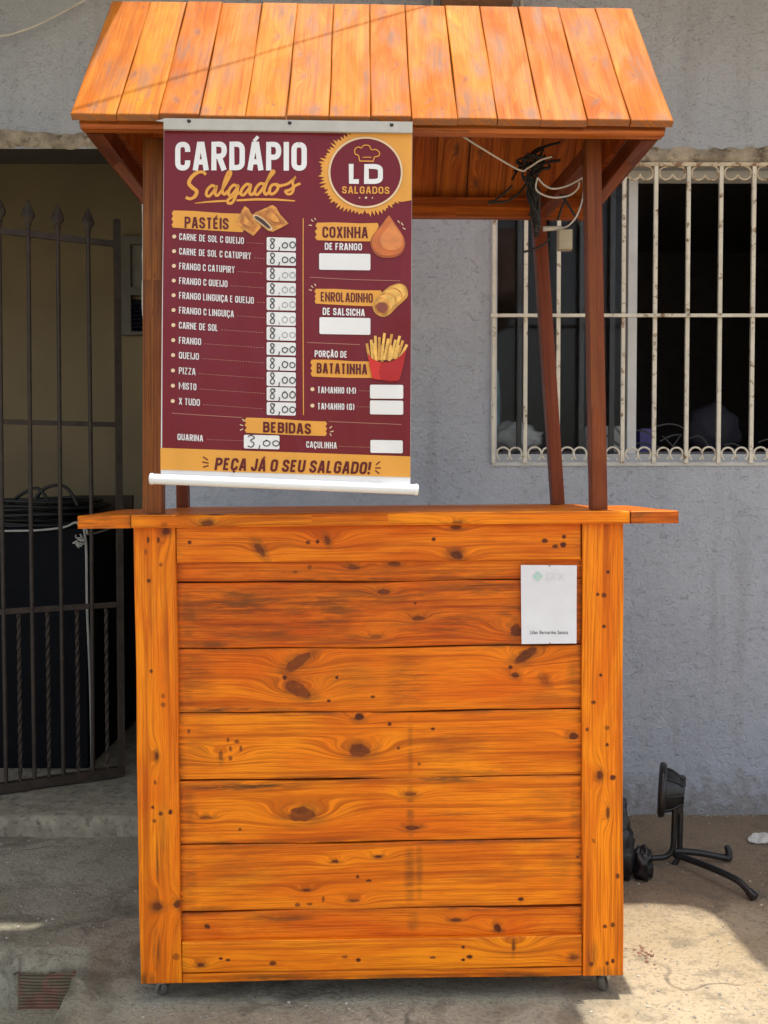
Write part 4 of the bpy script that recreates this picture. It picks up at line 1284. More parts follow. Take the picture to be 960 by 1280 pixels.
class Print:
    """flat printing laid on the banner, coordinates in the banner's own plane"""
    cnt = 0

    def __init__(s, surf):
        s.mb = MB(); s.surf = surf

    def poly(s, pts, layer, mat=0):
        Print.cnt += 1
        off = layer * 0.0010 + (Print.cnt % 7) * 0.00003
        # keep the outline anticlockwise seen from the street
        A = sum(pts[i][0] * pts[(i + 1) % len(pts)][1] - pts[(i + 1) % len(pts)][0] * pts[i][1] for i in range(len(pts)))
        if A > 0: pts = pts[::-1]
        s.mb.add([s.surf(x, y, off) for x, y in pts], [tuple(range(len(pts)))], mat)

    def stroke(s, pts, wd, layer, mat=0, closed=False):
        Print.cnt += 1
        off = layer * 0.0010 + (Print.cnt % 7) * 0.00003
        P = [Vector((x, y)) for x, y in pts]
        Q = [P[0]]
        for a in P[1:]:
            if (a - Q[-1]).length > 1e-3: Q.append(a)
        if closed and (Q[0] - Q[-1]).length < 1e-3: Q.pop()
        P = Q; n = len(P)
        if n < 2: return
        ws = wd if isinstance(wd, (list, tuple)) else None
        vs, fs = [], []
        for i in range(n):
            a = P[i] - P[i - 1] if (i > 0 or closed) else P[1] - P[0]
            b_ = P[(i + 1) % n] - P[i] if (i < n - 1 or closed) else P[-1] - P[-2]
            a, b_ = a.normalized(), b_.normalized()
            na, nb = Vector((-a.y, a.x)), Vector((-b_.y, b_.x))
            m = na + nb
            if m.length < .2: m = na
            m.normalize()
            k = 1 / max(.78, m.dot(na))
            w_ = (ws[min(len(ws) - 1, int(i * len(ws) / n))] if ws else wd) / 2
            vs += [P[i] + m * (w_ * k), P[i] - m * (w_ * k)]
        for i in range(n if closed else n - 1):
            j = (i + 1) % n
            fs.append((2 * i, 2 * i + 1, 2 * j + 1, 2 * j))
        s.mb.add([s.surf(v.x, v.y, off) for v in vs], fs, mat)

    def text(s, txt, x0, y0, x1, y1, h, th, layer, mat=0, slant=0.0, gap=None):
        """baseline from (x0, y0) to (x1, y1) in px, cap height h, stroke th"""
        gap = max(th * 0.5, .85) if gap is None else gap
        spw = h * .26
        nat = [GL[c][0] * h for c in txt]
        tot = sum(nat)
        full = x1 - x0
        fixed = sum((th + gap) if c != ' ' else spw for c in txt) - gap
        nat = [0 if c == ' ' else v for c, v in zip(txt, nat)]; tot = sum(nat)
        k = (full - fixed - 0) / max(1e-6, tot)
        x = x0
        sl = (y1 - y0) / full
        for c, wn in zip(txt, nat):
            w_ = wn * k
            if c == ' ':
                x += spw; continue
            for path, tf in parse(GL[c][1]):
                pts = []
                for ip, (a, b_) in enumerate(path):
                    gx = x + th / 2 + a * w_
                    gy = th / 2 + b_ * (h - th)
                    # butt ends on stems reach the cap line
                    if ip in (0, len(path) - 1) and b_ in (0.0, 1.0):
                        o_ = path[1] if ip == 0 else path[-2]
                        if abs(o_[1] - b_) * h > abs(o_[0] - a) * w_:
                            gy += th / 2 if b_ == 1.0 else -th / 2
                    pts.append((gx + slant * gy, y0 + sl * (gx - x0) - gy))
                s.stroke(pts, th * tf, layer, mat)
            x += w_ + th + gap


def banner_pt(px, py, off):
    q = CL(px, py, YB)
    return CM @ Vector((q.x, YB + bend(q.x, q.z) - off, q.z))


def sheetmat(name, col, rough=0.24):
    m, nt, b = newmat(name)
    p = coords(nt)
    c = mix_n(nt, noise_n(nt, p, 9, 3), tuple(x * .93 for x in col), tuple(min(1, x * 1.05) for x in col))
    L(nt, c, b.inputs['Base Color'])
    b.inputs['Roughness'].default_value = rough
    b.inputs['Specular IOR Level'].default_value = 0.30
    bump_n(nt, noise_n(nt, coords(nt, (6, 6, 2.2)), 1.0, 2, .5, .6), 0.8, 0.035, b)
    return m


M_MAROON = sheetmat('maroon_vinyl', (0.170, 0.010, 0.019))
M_PW = sheetmat('white_vinyl', (0.80, 0.80, 0.80))
M_PY = sheetmat('golden_print', (0.78, 0.36, 0.06))
M_PCREAM = sheetmat('cream_print', (0.80, 0.60, 0.38))
M_PD = sheetmat('dark_maroon_print', (0.12, 0.012, 0.014))
M_PLINE = sheetmat('faint_line_print', (0.42, 0.17, 0.13))
M_PRED = sheetmat('red_print', (0.62, 0.035, 0.03))
M_PRED2 = sheetmat('deep_red_print', (0.42, 0.02, 0.02))
M_PB1 = plain('baked_gold_print', (0.66, 0.28, 0.05), .4, var=.3, vscale=60)
M_PB2 = plain('baked_brown_print', (0.50, 0.17, 0.03), .4, var=.3, vscale=70)
M_PB3 = plain('dark_filling_print', (0.06, 0.025, 0.012), .4, var=.5, vscale=120)
M_PCO1 = plain('croquette_print', (0.58, 0.15, 0.03), .4, var=.12, vscale=50)
M_PCO2 = plain('croquette_pale_print', (0.68, 0.23, 0.06), .4, var=.12, vscale=50)
M_PCO3 = plain('croquette_deep_print', (0.40, 0.09, 0.02), .4, var=.12, vscale=50)
M_PSAUS = plain('sausage_print', (0.22, 0.05, 0.025), .4)
M_PFRY = plain('fries_print', (0.80, 0.46, 0.10), .4, var=.2, vscale=90)
M_PFRY2 = plain('fries_deep_print', (0.62, 0.30, 0.05), .4, var=.2, vscale=90)
M_INK = plain('marker_ink', (0.02, 0.025, 0.03), .5)
M_INK2 = plain('faded_marker_ink', (0.30, 0.32, 0.34), .5)
PM = [M_PW, M_PY, M_PCREAM, M_PD, M_PLINE, M_PRED, M_PRED2, M_PB1, M_PB2, M_PB3, M_PCO1, M_PCO2, M_PCO3, M_PSAUS, M_PFRY, M_PFRY2, M_INK, M_INK2, M_MAROON]
(W_, Y_, CR_, D_, LN_, RED_, RED2_, B1_, B2_, B3_, CO1_, CO2_, CO3_, SA_, FR_, FR2_, IK_, IK2_, MA_) = range(19)

banner = thing('menu_banner', 'maroon menu banner with yellow and white lettering hanging from the cart eave', 'banner', CM @ Vector((-.19, YB, 1.18)))
# sheet: a thin vinyl with its own thickness
mb = MB()
TL, TR, BR_, BL_ = (204, 156), (515.5, 160), (513, 606), (201, 595)
nu, nv = 110, 60
vs, fs = [], []
for lay in (0, 1):
    for i in range(nu + 1):
        for j in range(nv + 1):
            s_, t_ = i / nu, j / nv
            px = (TL[0] * (1 - s_) + TR[0] * s_) * (1 - t_) + (BL_[0] * (1 - s_) + BR_[0] * s_) * t_
            py = (TL[1] * (1 - s_) + TR[1] * s_) * (1 - t_) + (BL_[1] * (1 - s_) + BR_[1] * s_) * t_
            vs.append(banner_pt(px, py, -0.0006 * lay))
o1 = (nu + 1) * (nv + 1)
for i in range(nu):
    for j in range(nv):
        a = i * (nv + 1) + j
        fs.append((a, a + 1, a + nv + 2, a + nv + 1)); fs.append((o1 + a, o1 + a + nv + 1, o1 + a + nv + 2, o1 + a + 1))
mb.add(vs, fs, 0, True)
for f_ in range(len(mb.f)):
    pass
sheet_o = mb.build('sheet', [M_PW, M_MAROON], banner)
# the maroon field printed on the white vinyl (leaves the margin at the foot and a sliver at the left)
pr = Print(banner_pt)


def field(pr, tl, tr, br, bl, layer, mat, n=24, m=24):
    for i in range(n):
        for j in range(m):
            pass
    vs, fs = [], []
    for i in range(n + 1):
        for j in range(m + 1):
            s_, t_ = i / n, j / m
            px = (tl[0] * (1 - s_) + tr[0] * s_) * (1 - t_) + (bl[0] * (1 - s_) + br[0] * s_) * t_
            py = (tl[1] * (1 - s_) + tr[1] * s_) * (1 - t_) + (bl[1] * (1 - s_) + br[1] * s_) * t_
            vs.append(pr.surf(px, py, layer * .0010))
    for i in range(n):
        for j in range(m):
            a = i * (m + 1) + j
            fs.append((a, a + 1, a + m + 2, a + m + 1))
    pr.mb.add(vs, fs, mat, True)


field(pr, (204.3, 158), (515.2, 162), (512.9, 571.5), (202.8, 561), 1, 0, 110, 60)
pr.mb.build('maroon_field', [M_MAROON], banner)
pr = Print(banner_pt)
field(pr, (200.9, 559.8), (513.0, 570.5), (513.0, 596.5), (200.9, 587), 2, Y_, 110, 3)
footer = pr.mb.build('footer_strip', PM, banner)
pr = Print(banner_pt)
pr.text('PEÇA JÁ O SEU SALGADO!', 268, 587.5, 462, 593, 15.5, 3.0, 3, D_, slant=.16)
for a, b_ in (((254, 571), (260, 575)), ((253, 577.5), (261, 579)), ((254, 584), (261, 582)), ((470, 581), (475, 577)), ((469, 585), (476, 585)), ((469, 588), (474, 592))):
    pr.stroke([a, b_], 1.5, 3, D_)
pr.mb.build('footer_lettering', PM, footer)

pr = Print(banner_pt)
pr.text('CARDÁPIO', 218.5, 212.5, 383.5, 213.5, 36, 6.6, 2, W_, gap=3.0)
pr.mb.build('title_lettering', PM, banner)
Z4 = lambda l: [(190 + x / 4.922, 140 + y / 4.922) for x, y in l]
Z5 = lambda l: [(350 + x / 4.922, 140 + y / 4.922) for x, y in l]
sp2 = lambda pts, n=6: [(v.x, v.y) for v in spline([Vector((x, y, 0)) for x, y in pts], n)]
pr = Print(banner_pt)
for l, z, wd in (
        ([(330, 385), (312, 368), (275, 372), (240, 402), (226, 436), (246, 462), (274, 486), (262, 518), (232, 532), (206, 522)], Z4, [3.6, 4.6, 4.8, 4.6, 3.8]),
        ([(392, 462), (368, 452), (340, 478), (334, 508), (352, 516), (382, 484), (396, 458), (388, 500), (402, 513), (425, 490)], Z4, 3.6),
        ([(425, 490), (466, 420), (486, 376), (470, 370), (446, 428), (434, 488), (446, 506), (468, 486)], Z4, 3.6),
        ([(524, 458), (502, 450), (476, 478), (472, 508), (490, 512), (518, 478), (530, 456), (518, 510), (496, 556), (472, 562), (466, 544), (496, 520), (542, 496)], Z4, 3.6),
        ([(606, 450), (582, 446), (554, 476), (548, 506), (566, 510), (594, 478), (608, 452), (600, 496), (614, 510), (634, 490)], Z4, 3.6),
        ([(690, 446), (666, 442), (640, 470), (634, 502), (652, 508), (680, 474), (720, 410), (750, 372), (738, 368), (708, 430), (690, 486), (702, 508), (724, 490)], Z4, 3.6),
        ([(764, 446), (738, 452), (724, 480), (732, 506), (758, 496), (776, 466), (764, 446), (790, 456), (806, 448)], Z4, 3.6),
        ([(20, 452), (52, 440), (86, 412), (92, 404), (78, 430), (84, 470), (72, 500), (48, 506), (34, 488), (60, 480), (98, 452), (126, 440)], Z5, 3.3)):
    pr.stroke(sp2(z(l)), wd, 2, Y_)
pr.stroke(Z4([(262, 560), (330, 553), (400, 549), (460, 547)]), [0.8, 2, 2.6, 2.4], 2, Y_)
pr.stroke(Z4([(520, 545), (640, 539), (760, 540), (880, 548)]), [2.6, 3, 2.8, 1.6], 2, Y_)
tag(pr.mb.build('script_lettering', PM, banner), 'golden handwritten word under the title')

# round logo in its jagged burst
pr = Print(banner_pt)
burst = []
random.seed(3)
cxl, cyl = 457.0, 215.5
for k in range(150):
    g = 2 * math.pi * k / 150
    r_ = (57.5 if k % 2 else 52.0) + random.uniform(-2.5, 2.5)
    x, y = cxl + 1.02 * r_ * math.cos(g), cyl + 0.93 * r_ * math.sin(g)
    x = min(x, 515.0); y = max(y, 164.6)
    burst.append((x, y))
pr.poly([(440, 164.6), (515.0, 165.2), (514.4, 250), (503, 252), (470, 250), (445, 200)], 2.3, Y_)
pr.poly(burst, 2, Y_)
logo = pr.mb.build('round_logo', PM, banner)
pr = Print(banner_pt)
circ = lambda r, n=56: [(cxl + r * math.cos(2 * math.pi * k / n), cyl + .96 * r * math.sin(2 * math.pi * k / n)) for k in range(n)]
pr.poly(circ(46), 3, MA_)
pr.stroke(circ(45.3), 2.4, 4, CR_, closed=True)
pr.mb.build('emblem_disc', PM, logo)
pr = Print(banner_pt)
pr.text('L', 436.0, 230, 451.6, 230, 25, 6.0, 5, W_)
pr.text('D', 455.0, 230, 478.6, 230.2, 25, 6.2, 5, W_)
pr.mb.build('initials', PM, logo)
pr = Print(banner_pt)
pr.text('SALGADOS', 427.5, 242, 486.8, 242.6, 9, 1.7, 5, Y_, gap=1.5)
for x, r_ in ((449.5, .9), (457.5, 1.5), (465.5, .9)):
    pr.poly([(x + r_ * math.cos(a * math.pi / 4), 247.4 + r_ * math.sin(a * math.pi / 4)) for a in range(8)], 5, CR_)
pr.mb.build('emblem_lettering', PM, logo)
pr = Print(banner_pt)
hat = Z5([(490, 300), (482, 268), (462, 258), (462, 228), (484, 216), (500, 222), (516, 206), (548, 208), (562, 232), (590, 232), (612, 250), (606, 272), (582, 278), (574, 304)])
pr.stroke(sp2(hat, 4), 1.3, 5, Y_)
pr.stroke(Z5([(488, 302), (576, 304)]), 1.5, 5, Y_)
pr.stroke(Z5([(508, 280), (534, 278), (562, 280)]), 1.1, 5, Y_)
pr.mb.build('chef_hat', PM, logo)
random.seed(21)


def strip(name, x0, x1, yt0, yb0, yt1, yb1, ltr, lx0, lx1, lb0, lb1, h, th, lab=None):
    pr = Print(banner_pt)
    pts = []
    n = 6
    for k in range(n + 1):
        t = k / n
        pts.append((x0 + (0 if k % 2 else 2.2) + random.uniform(-.5, .5), yb0 + (yt0 - yb0) * t))
    pts += [(x0 + (x1 - x0) * .3, yt0 + (yt1 - yt0) * .3 - .6), (x0 + (x1 - x0) * .7, yt0 + (yt1 - yt0) * .7 + .5)]
    for k in range(n + 1):
        t = k / n
        pts.append((x1 + (0 if k % 2 else -2.2) + random.uniform(-.5, .5), yt1 + (yb1 - yt1) * t))
    pts += [(x0 + (x1 - x0) * .6, yb0 + (yb1 - yb0) * .6 + .6)]
    pr.poly(pts, 2, Y_)
    o = pr.mb.build('heading_strip', PM, banner)
    pr = Print(banner_pt)
    pr.text(ltr, lx0, lb0, lx1, lb1, h, th, 3, D_)
    pr.mb.build('heading_lettering', PM, o)


strip('a', 214, 306, 262.5, 284, 267.5, 290.5, 'PASTÉIS', 230.5, 286, 284.6, 287.2, 14.2, 2.5)
strip('b', 394, 474, 278.5, 300.5, 278.5, 301.5, 'COXINHA', 403, 460, 297.5, 297.8, 14.2, 2.5)
strip('c', 393, 478, 361.5, 380, 363, 383, 'ENROLADINHO', 401, 466, 377.2, 378.6, 11.8, 1.75)
strip('d', 388, 467, 450, 471, 452, 472.5, 'BATATINHA', 396, 459, 467, 468.4, 13, 2.3)
strip('e', 306, 409, 522, 541, 527, 545, 'BEBIDAS', 329, 389, 540.5, 543, 13.4, 2.7)

# item lettering, bullets, dotted leaders, rules and little rays
pr = Print(banner_pt)
ITEMS = [('CARNE DE SOL C QUEIJO', 305), ('CARNE DE SOL C CATUPIRY', 314), ('FRANGO C CATUPIRY', 293.5), ('FRANGO C QUEIJO', 284.5), ('FRANGO LINGUIÇA E QUEIJO', 317.5), ('FRANGO C LINGUIÇA', 292.5),
         ('CARNE DE SOL', 272.5), ('FRANGO', 251.5), ('QUEIJO', 248.8), ('PIZZA', 244.6), ('MISTO', 245.6), ('X TUDO', 250)]
ROWY = [295.3, 313.7, 332.2, 350.6, 369, 387.6, 406.4, 425.3, 444, 463.2, 482.2, 501.4]
for (t, xe), y in zip(ITEMS, ROWY):
    yb = y + 4.2
    pr = Print(banner_pt)
    pr.text(t, 223.8, yb, xe, yb + (xe - 224) * .075, 8.4, 1.12, 2, W_, gap=.85)
    x = xe + 4
    while x < 329:
        yy = yb - 2 + (x - 224) * .072
        pr.stroke([(x, yy), (x + 2.2, yy + .1)], .7, 2, LN_)
        x += 3.6
    pr.mb.build('item_lettering', PM, banner)
for t, x0, y0, x1, y1, h, th in (('DE FRANGO', 406, 312.4, 452.5, 313, 8.8, 1.7), ('DE SALSICHA', 403.5, 394, 456, 395.4, 9, 1.7), ('PORÇÃO DE', 393.5, 446.5, 434, 447.5, 8.2, 1.5), ('TAMANHO (M)', 397, 491.5, 445, 492.5, 8, 1.4),
                                 ('TAMANHO (G)', 397, 511.8, 443, 512.8, 8, 1.4), ('QUARINA', 222, 550, 254, 552, 8, 1.4), ('CAÇULINHA', 383, 559.6, 421, 561, 8, 1.3)):
    pr = Print(banner_pt)
    pr.text(t, x0, y0, x1, y1, h, th * .88, 2, W_, gap=.9)
    pr.mb.build('item_lettering', PM, banner)
pr = Print(banner_pt)
for x0, x1, y in ((449, 461, 488.5), (446, 461, 508.5), (259, 303, 549.5), (424, 461, 558)):
    x = x0
    while x < x1:
        pr.stroke([(x, y + (x - x0) * .03), (x + 2.2, y + (x + 2.2 - x0) * .03)], .7, 2, LN_); x += 3.6
pr.mb.build('dotted_leaders', PM, banner)
for x, y in [(217.5 - k * .12, y) for k, y in enumerate(ROWY)] + [(390.7, 486.8), (390.7, 507.2)]:
    pr = Print(banner_pt)
    pr.poly([(x + 2.6 * math.cos(a * math.pi / 5), y + 2.5 * math.sin(a * math.pi / 5)) for a in range(10)], 2, CR_)
    pr.mb.build('bullet_mark', PM, banner)
pr = Print(banner_pt)
for l, wd in (([(379, 273), (379, 395), (379.5, 519)], 1.1), ([(387, 347), (440, 349.5), (500, 351)], .9), ([(384, 428.5), (450, 431)], .9), ([(215, 516.5), (260, 519.5), (303, 522)], .9), ([(411, 527), (460, 529), (502, 530.5)], .9)):
    pr.stroke(l, wd, 2, Y_ if wd > 1 else LN_)
for a, b_ in (((386, 281.5), (390, 282)), ((389, 274.5), (391.5, 277)), ((393.5, 272.5), (394.5, 275)), ((386.5, 362.5), (390, 363.5)), ((389, 357.5), (391.5, 360)), ((393.5, 355), (394.8, 358)),
              ((497.5, 275.5), (499.5, 278.5)), ((501.5, 278), (504, 281.5)), ((503.5, 284.5), (507, 286.5)), ((300, 531), (304, 532)), ((303, 524), (306, 527)), ((300, 538), (304, 536)), ((412, 535.5), (415, 533)), ((413, 540), (417, 539)), ((412.5, 542), (414, 545))):
    pr.stroke([a, b_], 1.1, 2, CR_)
pr.mb.build('rule_lines', PM, banner)

# price boxes and the handwriting in them
BXY = [(297, 313.6), (315.5, 332), (335, 351), (353.6, 369.6), (372, 388), (390.5, 407), (408.8, 425.6), (428, 444), (446.4, 463), (465, 482.6), (484, 501), (502.8, 518.8)]
E8 = [(.62, .82), (.35, .95), (.12, .78), (.35, .55), (.68, .3), (.5, .05), (.15, .1), (.12, .32), (.42, .52), (.72, .75), (.6, .9)]
E0 = [(.5, .95), (.12, .75), (.1, .3), (.45, .05), (.85, .28), (.88, .7), (.5, .97), (.35, .9)]
E3 = [(.1, .85), (.45, 1), (.8, .8), (.4, .56), (.85, .3), (.5, 0), (.08, .12)]
EC = [(.5, .3), (.6, .1), (.35, -.25)]


def hand(pr, x0, y0, w_, h_, digits, faded):
    x = x0
    for k, d in enumerate(digits):
        e = {'8': E8, '0': E0, '3': E3, ',': EC}[d]
        wd = {'8': .26, '0': .25, '3': .28, ',': .12}[d] * w_
        hh = h_ * (1.0 if d in '83' else (.5 + random.uniform(0, .12) if d == '0' else .6))
        pts = [(x + a * wd * random.uniform(.93, 1.07), y0 - b_ * hh * random.uniform(.95, 1.05) - (0 if d != '0' else h_ * .06)) for a, b_ in e]
        pr.stroke(sp2(pts, 5), 1.25 if not (faded and d != '8') else .9, 4, IK2_ if (faded and d != '8') else IK_)
        x += wd + .05 * w_


def price(x0, y0, x1, y1, dy, txt=None, faded=False):
    pr = Print(banner_pt)
    c = 1.2
    pr.poly([(x0 + c, y0), (x1 - c, y0 + dy), (x1, y0 + dy + c), (x1, y1 + dy - c), (x1 - c, y1 + dy), (x0 + c, y1), (x0, y1 - c), (x0, y0 + c)], 3, W_)
    o = pr.mb.build('price_box', PM, banner)
    if txt:
        pr = Print(banner_pt)
        hand(pr, x0 + 4, y1 - 1.6, (x1 - x0) - 5, (y1 - y0) - 2.5, txt, faded)
        pr.mb.build('handwriting', PM, o)


for k, (a, b_) in enumerate(BXY):
    price(333.6, a, 370, b_, .9, '8,00', k in (2, 3, 4, 5, 6))
price(305, 543.5, 349.5, 560.6, 1.0, '3,00')
for x0, y0, x1, y1, dy in ((399, 317, 463, 337.6, .4), (399.5, 397, 463, 418, .8), (462.5, 481, 504, 498.3, .2), (462.5, 500.6, 504, 518, .4), (463, 550, 503.5, 566, .6)):
    price(x0, y0, x1, y1, dy)

# pictures of the snacks
Z6 = lambda l: [(200 + x / 5.333, 240 + y / 5.333) for x, y in l]
Z7 = lambda l: [(370 + x / 6.0, 260 + y / 6.0) for x, y in l]
Z8 = lambda l: [(350 + x / 5.053, 390 + y / 5.053) for x, y in l]
clo = lambda pts, n=5: [(v.x, v.y) for v in spline([Vector((x, y, 0)) for x, y in pts], n, True)]
pr = Print(banner_pt)
pr.poly(Z6([(566, 96), (590, 112), (612, 150), (664, 210), (676, 236), (650, 266), (624, 296), (600, 280), (540, 240), (506, 206), (530, 160), (548, 124)]), 3, B1_)
pr.poly(Z6([(566, 120), (600, 170), (648, 232), (622, 270), (560, 230), (530, 204)]), 4, B2_)
pr.poly(Z6([(560, 150), (590, 190), (620, 232), (600, 240), (560, 214)]), 5, B1_)
pr.poly(Z6([(750, 90), (776, 106), (800, 150), (858, 214), (820, 236), (752, 270), (720, 262), (640, 196), (612, 160), (640, 138), (700, 112)]), 4, B1_)
pr.poly(Z6([(748, 112), (790, 160), (834, 212), (770, 230), (700, 176), (660, 150)]), 5, B2_)
pr.poly(Z6([(740, 130), (780, 170), (800, 206), (760, 204), (716, 168)]), 6, B1_)
pr.poly(clo(Z6([(624, 164), (650, 160), (700, 190), (744, 236), (750, 258), (726, 256), (670, 216), (634, 186)])), 6, CR_)
pr.poly(clo(Z6([(632, 168), (652, 168), (696, 196), (736, 238), (738, 250), (718, 244), (672, 208), (640, 184)])), 7, B3_)
pr.mb.build('pastry_picture', PM, banner)
pr = Print(banner_pt)
co = [(698, 54), (716, 78), (742, 116), (784, 176), (814, 232), (818, 280), (800, 330), (760, 362), (700, 374), (640, 370), (590, 340), (562, 286), (560, 240), (590, 186), (640, 126), (676, 76)]
pr.poly(clo(Z7(co), 3), 3, CO3_)
sh2 = lambda l, k, dx, dy, c=(690, 240): [(c[0] + (x - c[0]) * k + dx, c[1] + (y - c[1]) * k + dy) for x, y in l]
pr.poly(clo(Z7(sh2(co, .93, 2, -6)), 3), 4, CO1_)
pr.poly(clo(Z7(sh2(co, .66, 26, -10)), 3), 5, CO2_)
pr.mb.build('croquette_picture', PM, banner)
pr = Print(banner_pt)
pr.poly(clo(Z7([(770, 566), (820, 586), (840, 640), (826, 680), (760, 740), (700, 800), (650, 818), (594, 790), (572, 730), (590, 690), (640, 640), (700, 590)]), 4), 3, FR2_)
pr.poly(clo(Z7([(766, 576), (806, 590), (824, 630), (806, 668), (740, 730), (690, 776), (640, 800), (606, 770), (596, 720), (640, 660), (700, 604)]), 4), 4, FR_)
for l in (((640, 652), (690, 640), (740, 668), (748, 716)), ((690, 606), (740, 604), (786, 636), (792, 676)), ((612, 690), (640, 676), (690, 700), (704, 756))):
    pr.stroke(sp2(Z7(l), 5), 1.6, 5, B1_)
pr.poly(clo(Z7([(644, 706), (676, 712), (694, 748), (682, 784), (650, 796), (612, 780), (594, 740), (612, 712)]), 4), 6, B2_)
pr.poly(clo(Z7([(644, 714), (670, 720), (684, 748), (672, 778), (648, 788), (618, 774), (604, 742), (618, 720)]), 4), 7, SA_)
pr.mb.build('sausage_roll_picture', PM, banner)
pr = Print(banner_pt)
fries = [((566, 300), (548, 200)), ((584, 300), (576, 176)), ((604, 305), (602, 152)), ((622, 305), (628, 160)), ((640, 305), (660, 134)), ((656, 305), (684, 170)), ((676, 305), (706, 140)), ((700, 300), (730, 176)), ((720, 296), (756, 152)),
         ((742, 290), (776, 180)), ((760, 286), (802, 206)), ((610, 310), (586, 200)), ((645, 315), (640, 210)), ((690, 310), (700, 210)), ((730, 300), (748, 210))]
for k, l in enumerate(fries):
    pr.stroke(Z8(l), 3.4, 3 + (k % 3), FR_ if k % 3 else FR2_)
pr.poly(Z8([(552, 262), (580, 296), (620, 316), (660, 324), (710, 312), (760, 280), (798, 236), (778, 340), (756, 426), (740, 436), (700, 440), (620, 428), (584, 424), (566, 340)]), 6, RED_)
pr.poly(Z8([(640, 320), (700, 316), (752, 288), (794, 244), (776, 340), (754, 426), (738, 434), (700, 438), (640, 430), (626, 380)]), 7, RED2_)
pr.mb.build('fries_picture', PM, banner)

# batten, rod and screws
M_BAT = plain('greyish_white_batten', (0.47, 0.455, 0.42), 0.5, var=.08, vscale=20)
mb = MB()
a, b_ = CL(205, 155.5, YB - .004), CL(515.5, 160, YB - .004)
mb.bar(CM @ a, CM @ b_, .010, .0225)
tip = [CM @ CL(x, y, YB + .001) for x, y in ((194, 151), (205, 148.5), (205, 152.5))]
mb.add(tip + [t + Vector((0, .001, 0)) for t in tip], [(0, 2, 1), (3, 4, 5), (0, 1, 4, 3), (1, 2, 5, 4), (2, 0, 3, 5)])
bat = mb.build('batten', M_BAT, banner)
for x, y in ((236, 150.7), (362, 153), (489.5, 155.5)):
    m = MB()
    m.lathe([(0.0005, 0), (.0034, .0004), (.004, .0018), (.004, .004)], Matrix.Translation(CM @ CL(x, y, YB - .0115)) @ Matrix.Rotation(-math.pi / 2, 4, 'X'), 12)
    m.build('screw', M_BLACKC, bat)
mb = MB()
a, b_ = CM @ CL(191, 598.5, YB), CM @ CL(519, 612, YB)
mb.tube([a, b_], .0112, 18)
rod = mb.build('bottom_rod', plain('glossy_white_rod', (0.82, 0.83, 0.85), .25, var=.03), banner)
dirn = (b_ - a).normalized()
for p0, d in ((a, -dirn), (b_, dirn)):
    m = MB()
    m.tube([p0 - d * .001, p0 + d * .003, p0 + d * .006, p0 + d * .0075], [.0124, .0126, .0112, .006], 18)
    m.build('end_cap', M_BAT if False else plain('white_end_cap', (0.80, 0.80, 0.80), .35), rod)

# ------------------------------------------------------------------ payment sign on the cart
sign = thing('payment_sign', 'white laminated payment sheet pinned to the cart front', 'sign', CM @ CL(686, 805, -.002))
ysg = 0.0015


def sign_pt(px, py, off):
    q = CL(px, py, ysg)
    return CM @ Vector((q.x, ysg - off + .0015 * math.sin((q.z - .8) * 16), q.z))


pr = Print(sign_pt)
M_PAPER = plain('laminated_paper', (0.72, 0.73, 0.78), .22, var=.04, vscale=12)
field(pr, (651, 706.2), (721, 706.6), (720.6, 804.2), (652, 805), 1, 0, 6, 12)
ob = pr.mb
n0 = len(ob.v)
field(pr, (651, 706.2), (721, 706.6), (720.6, 804.2), (652, 805), 0.2, 0, 6, 12)
paper = pr.mb.build('sheet', M_PAPER, sign)
pr = Print(sign_pt)
M_TEAL = plain('pale_teal_print', (0.42, 0.66, 0.58), .3, var=.02)
M_PINK = plain('faint_grey_print', (0.69, 0.67, 0.715), .3, var=.02)
pr.poly([(672, 713.8), (678.6, 720.3), (672, 727), (665.4, 720.3)], 2, 0)
pr.stroke([(667.2, 717.4), (669.8, 718), (672, 720), (674.2, 718), (676.8, 717.4)], .7, 3, 2)
pr.stroke([(667.2, 723.2), (669.8, 722.6), (672, 720.6), (674.2, 722.6), (676.8, 723.2)], .7, 3, 2)
pr.stroke([(683.5, 729.5), (683.5, 716.5), (689, 716.5), (690.5, 718), (690.5, 722.5), (689, 724), (683.5, 724)], .9, 2, 1)
pr.stroke([(694, 716.5), (694, 724.5)], .9, 2, 1); pr.stroke([(694, 713), (694, 714)], .9, 2, 1)
pr.stroke([(698, 716.5), (704.5, 724.5)], .9, 2, 1); pr.stroke([(704.5, 716.5), (698, 724.5)], .9, 2, 1)
pr.mb.build('logo', [M_TEAL, M_PINK, M_PAPER], sign)
cu = bpy.data.curves.new('caption', 'FONT'); cu.body = 'Lilian Bernardes Santos'; cu.size = 1.0; cu.offset = 0.012
to = bpy.data.objects.new('caption', cu); COL.objects.link(to)
bpy.context.view_layer.update()
me = bpy.data.meshes.new_from_object(to.evaluated_get(bpy.context.evaluated_depsgraph_get()))
bpy.data.objects.remove(to)
vx = [v.co.x for v in me.vertices]
x0_, x1_ = min(vx), max(vx)
mb = MB()
kx = (710 - 662.5) / (x1_ - x0_)
mb.add([sign_pt(662.5 + (v.co.x - x0_) * kx, 792.6 - v.co.y * kx * 1.25, .0012) for v in me.vertices], [tuple(p_.vertices) for p_ in me.polygons])
mb.build('caption_lettering', M_INK, sign)
for x, y in ((687, 706.8), (687.5, 804)):
    m = MB(); m.lathe([(.0005, .0015), (.002, .001), (.0024, 0)], Matrix.Translation(sign_pt(x, y, .0006)) @ Matrix.Rotation(math.pi / 2, 4, 'X'), 10); m.build('pin', M_STEEL, sign)

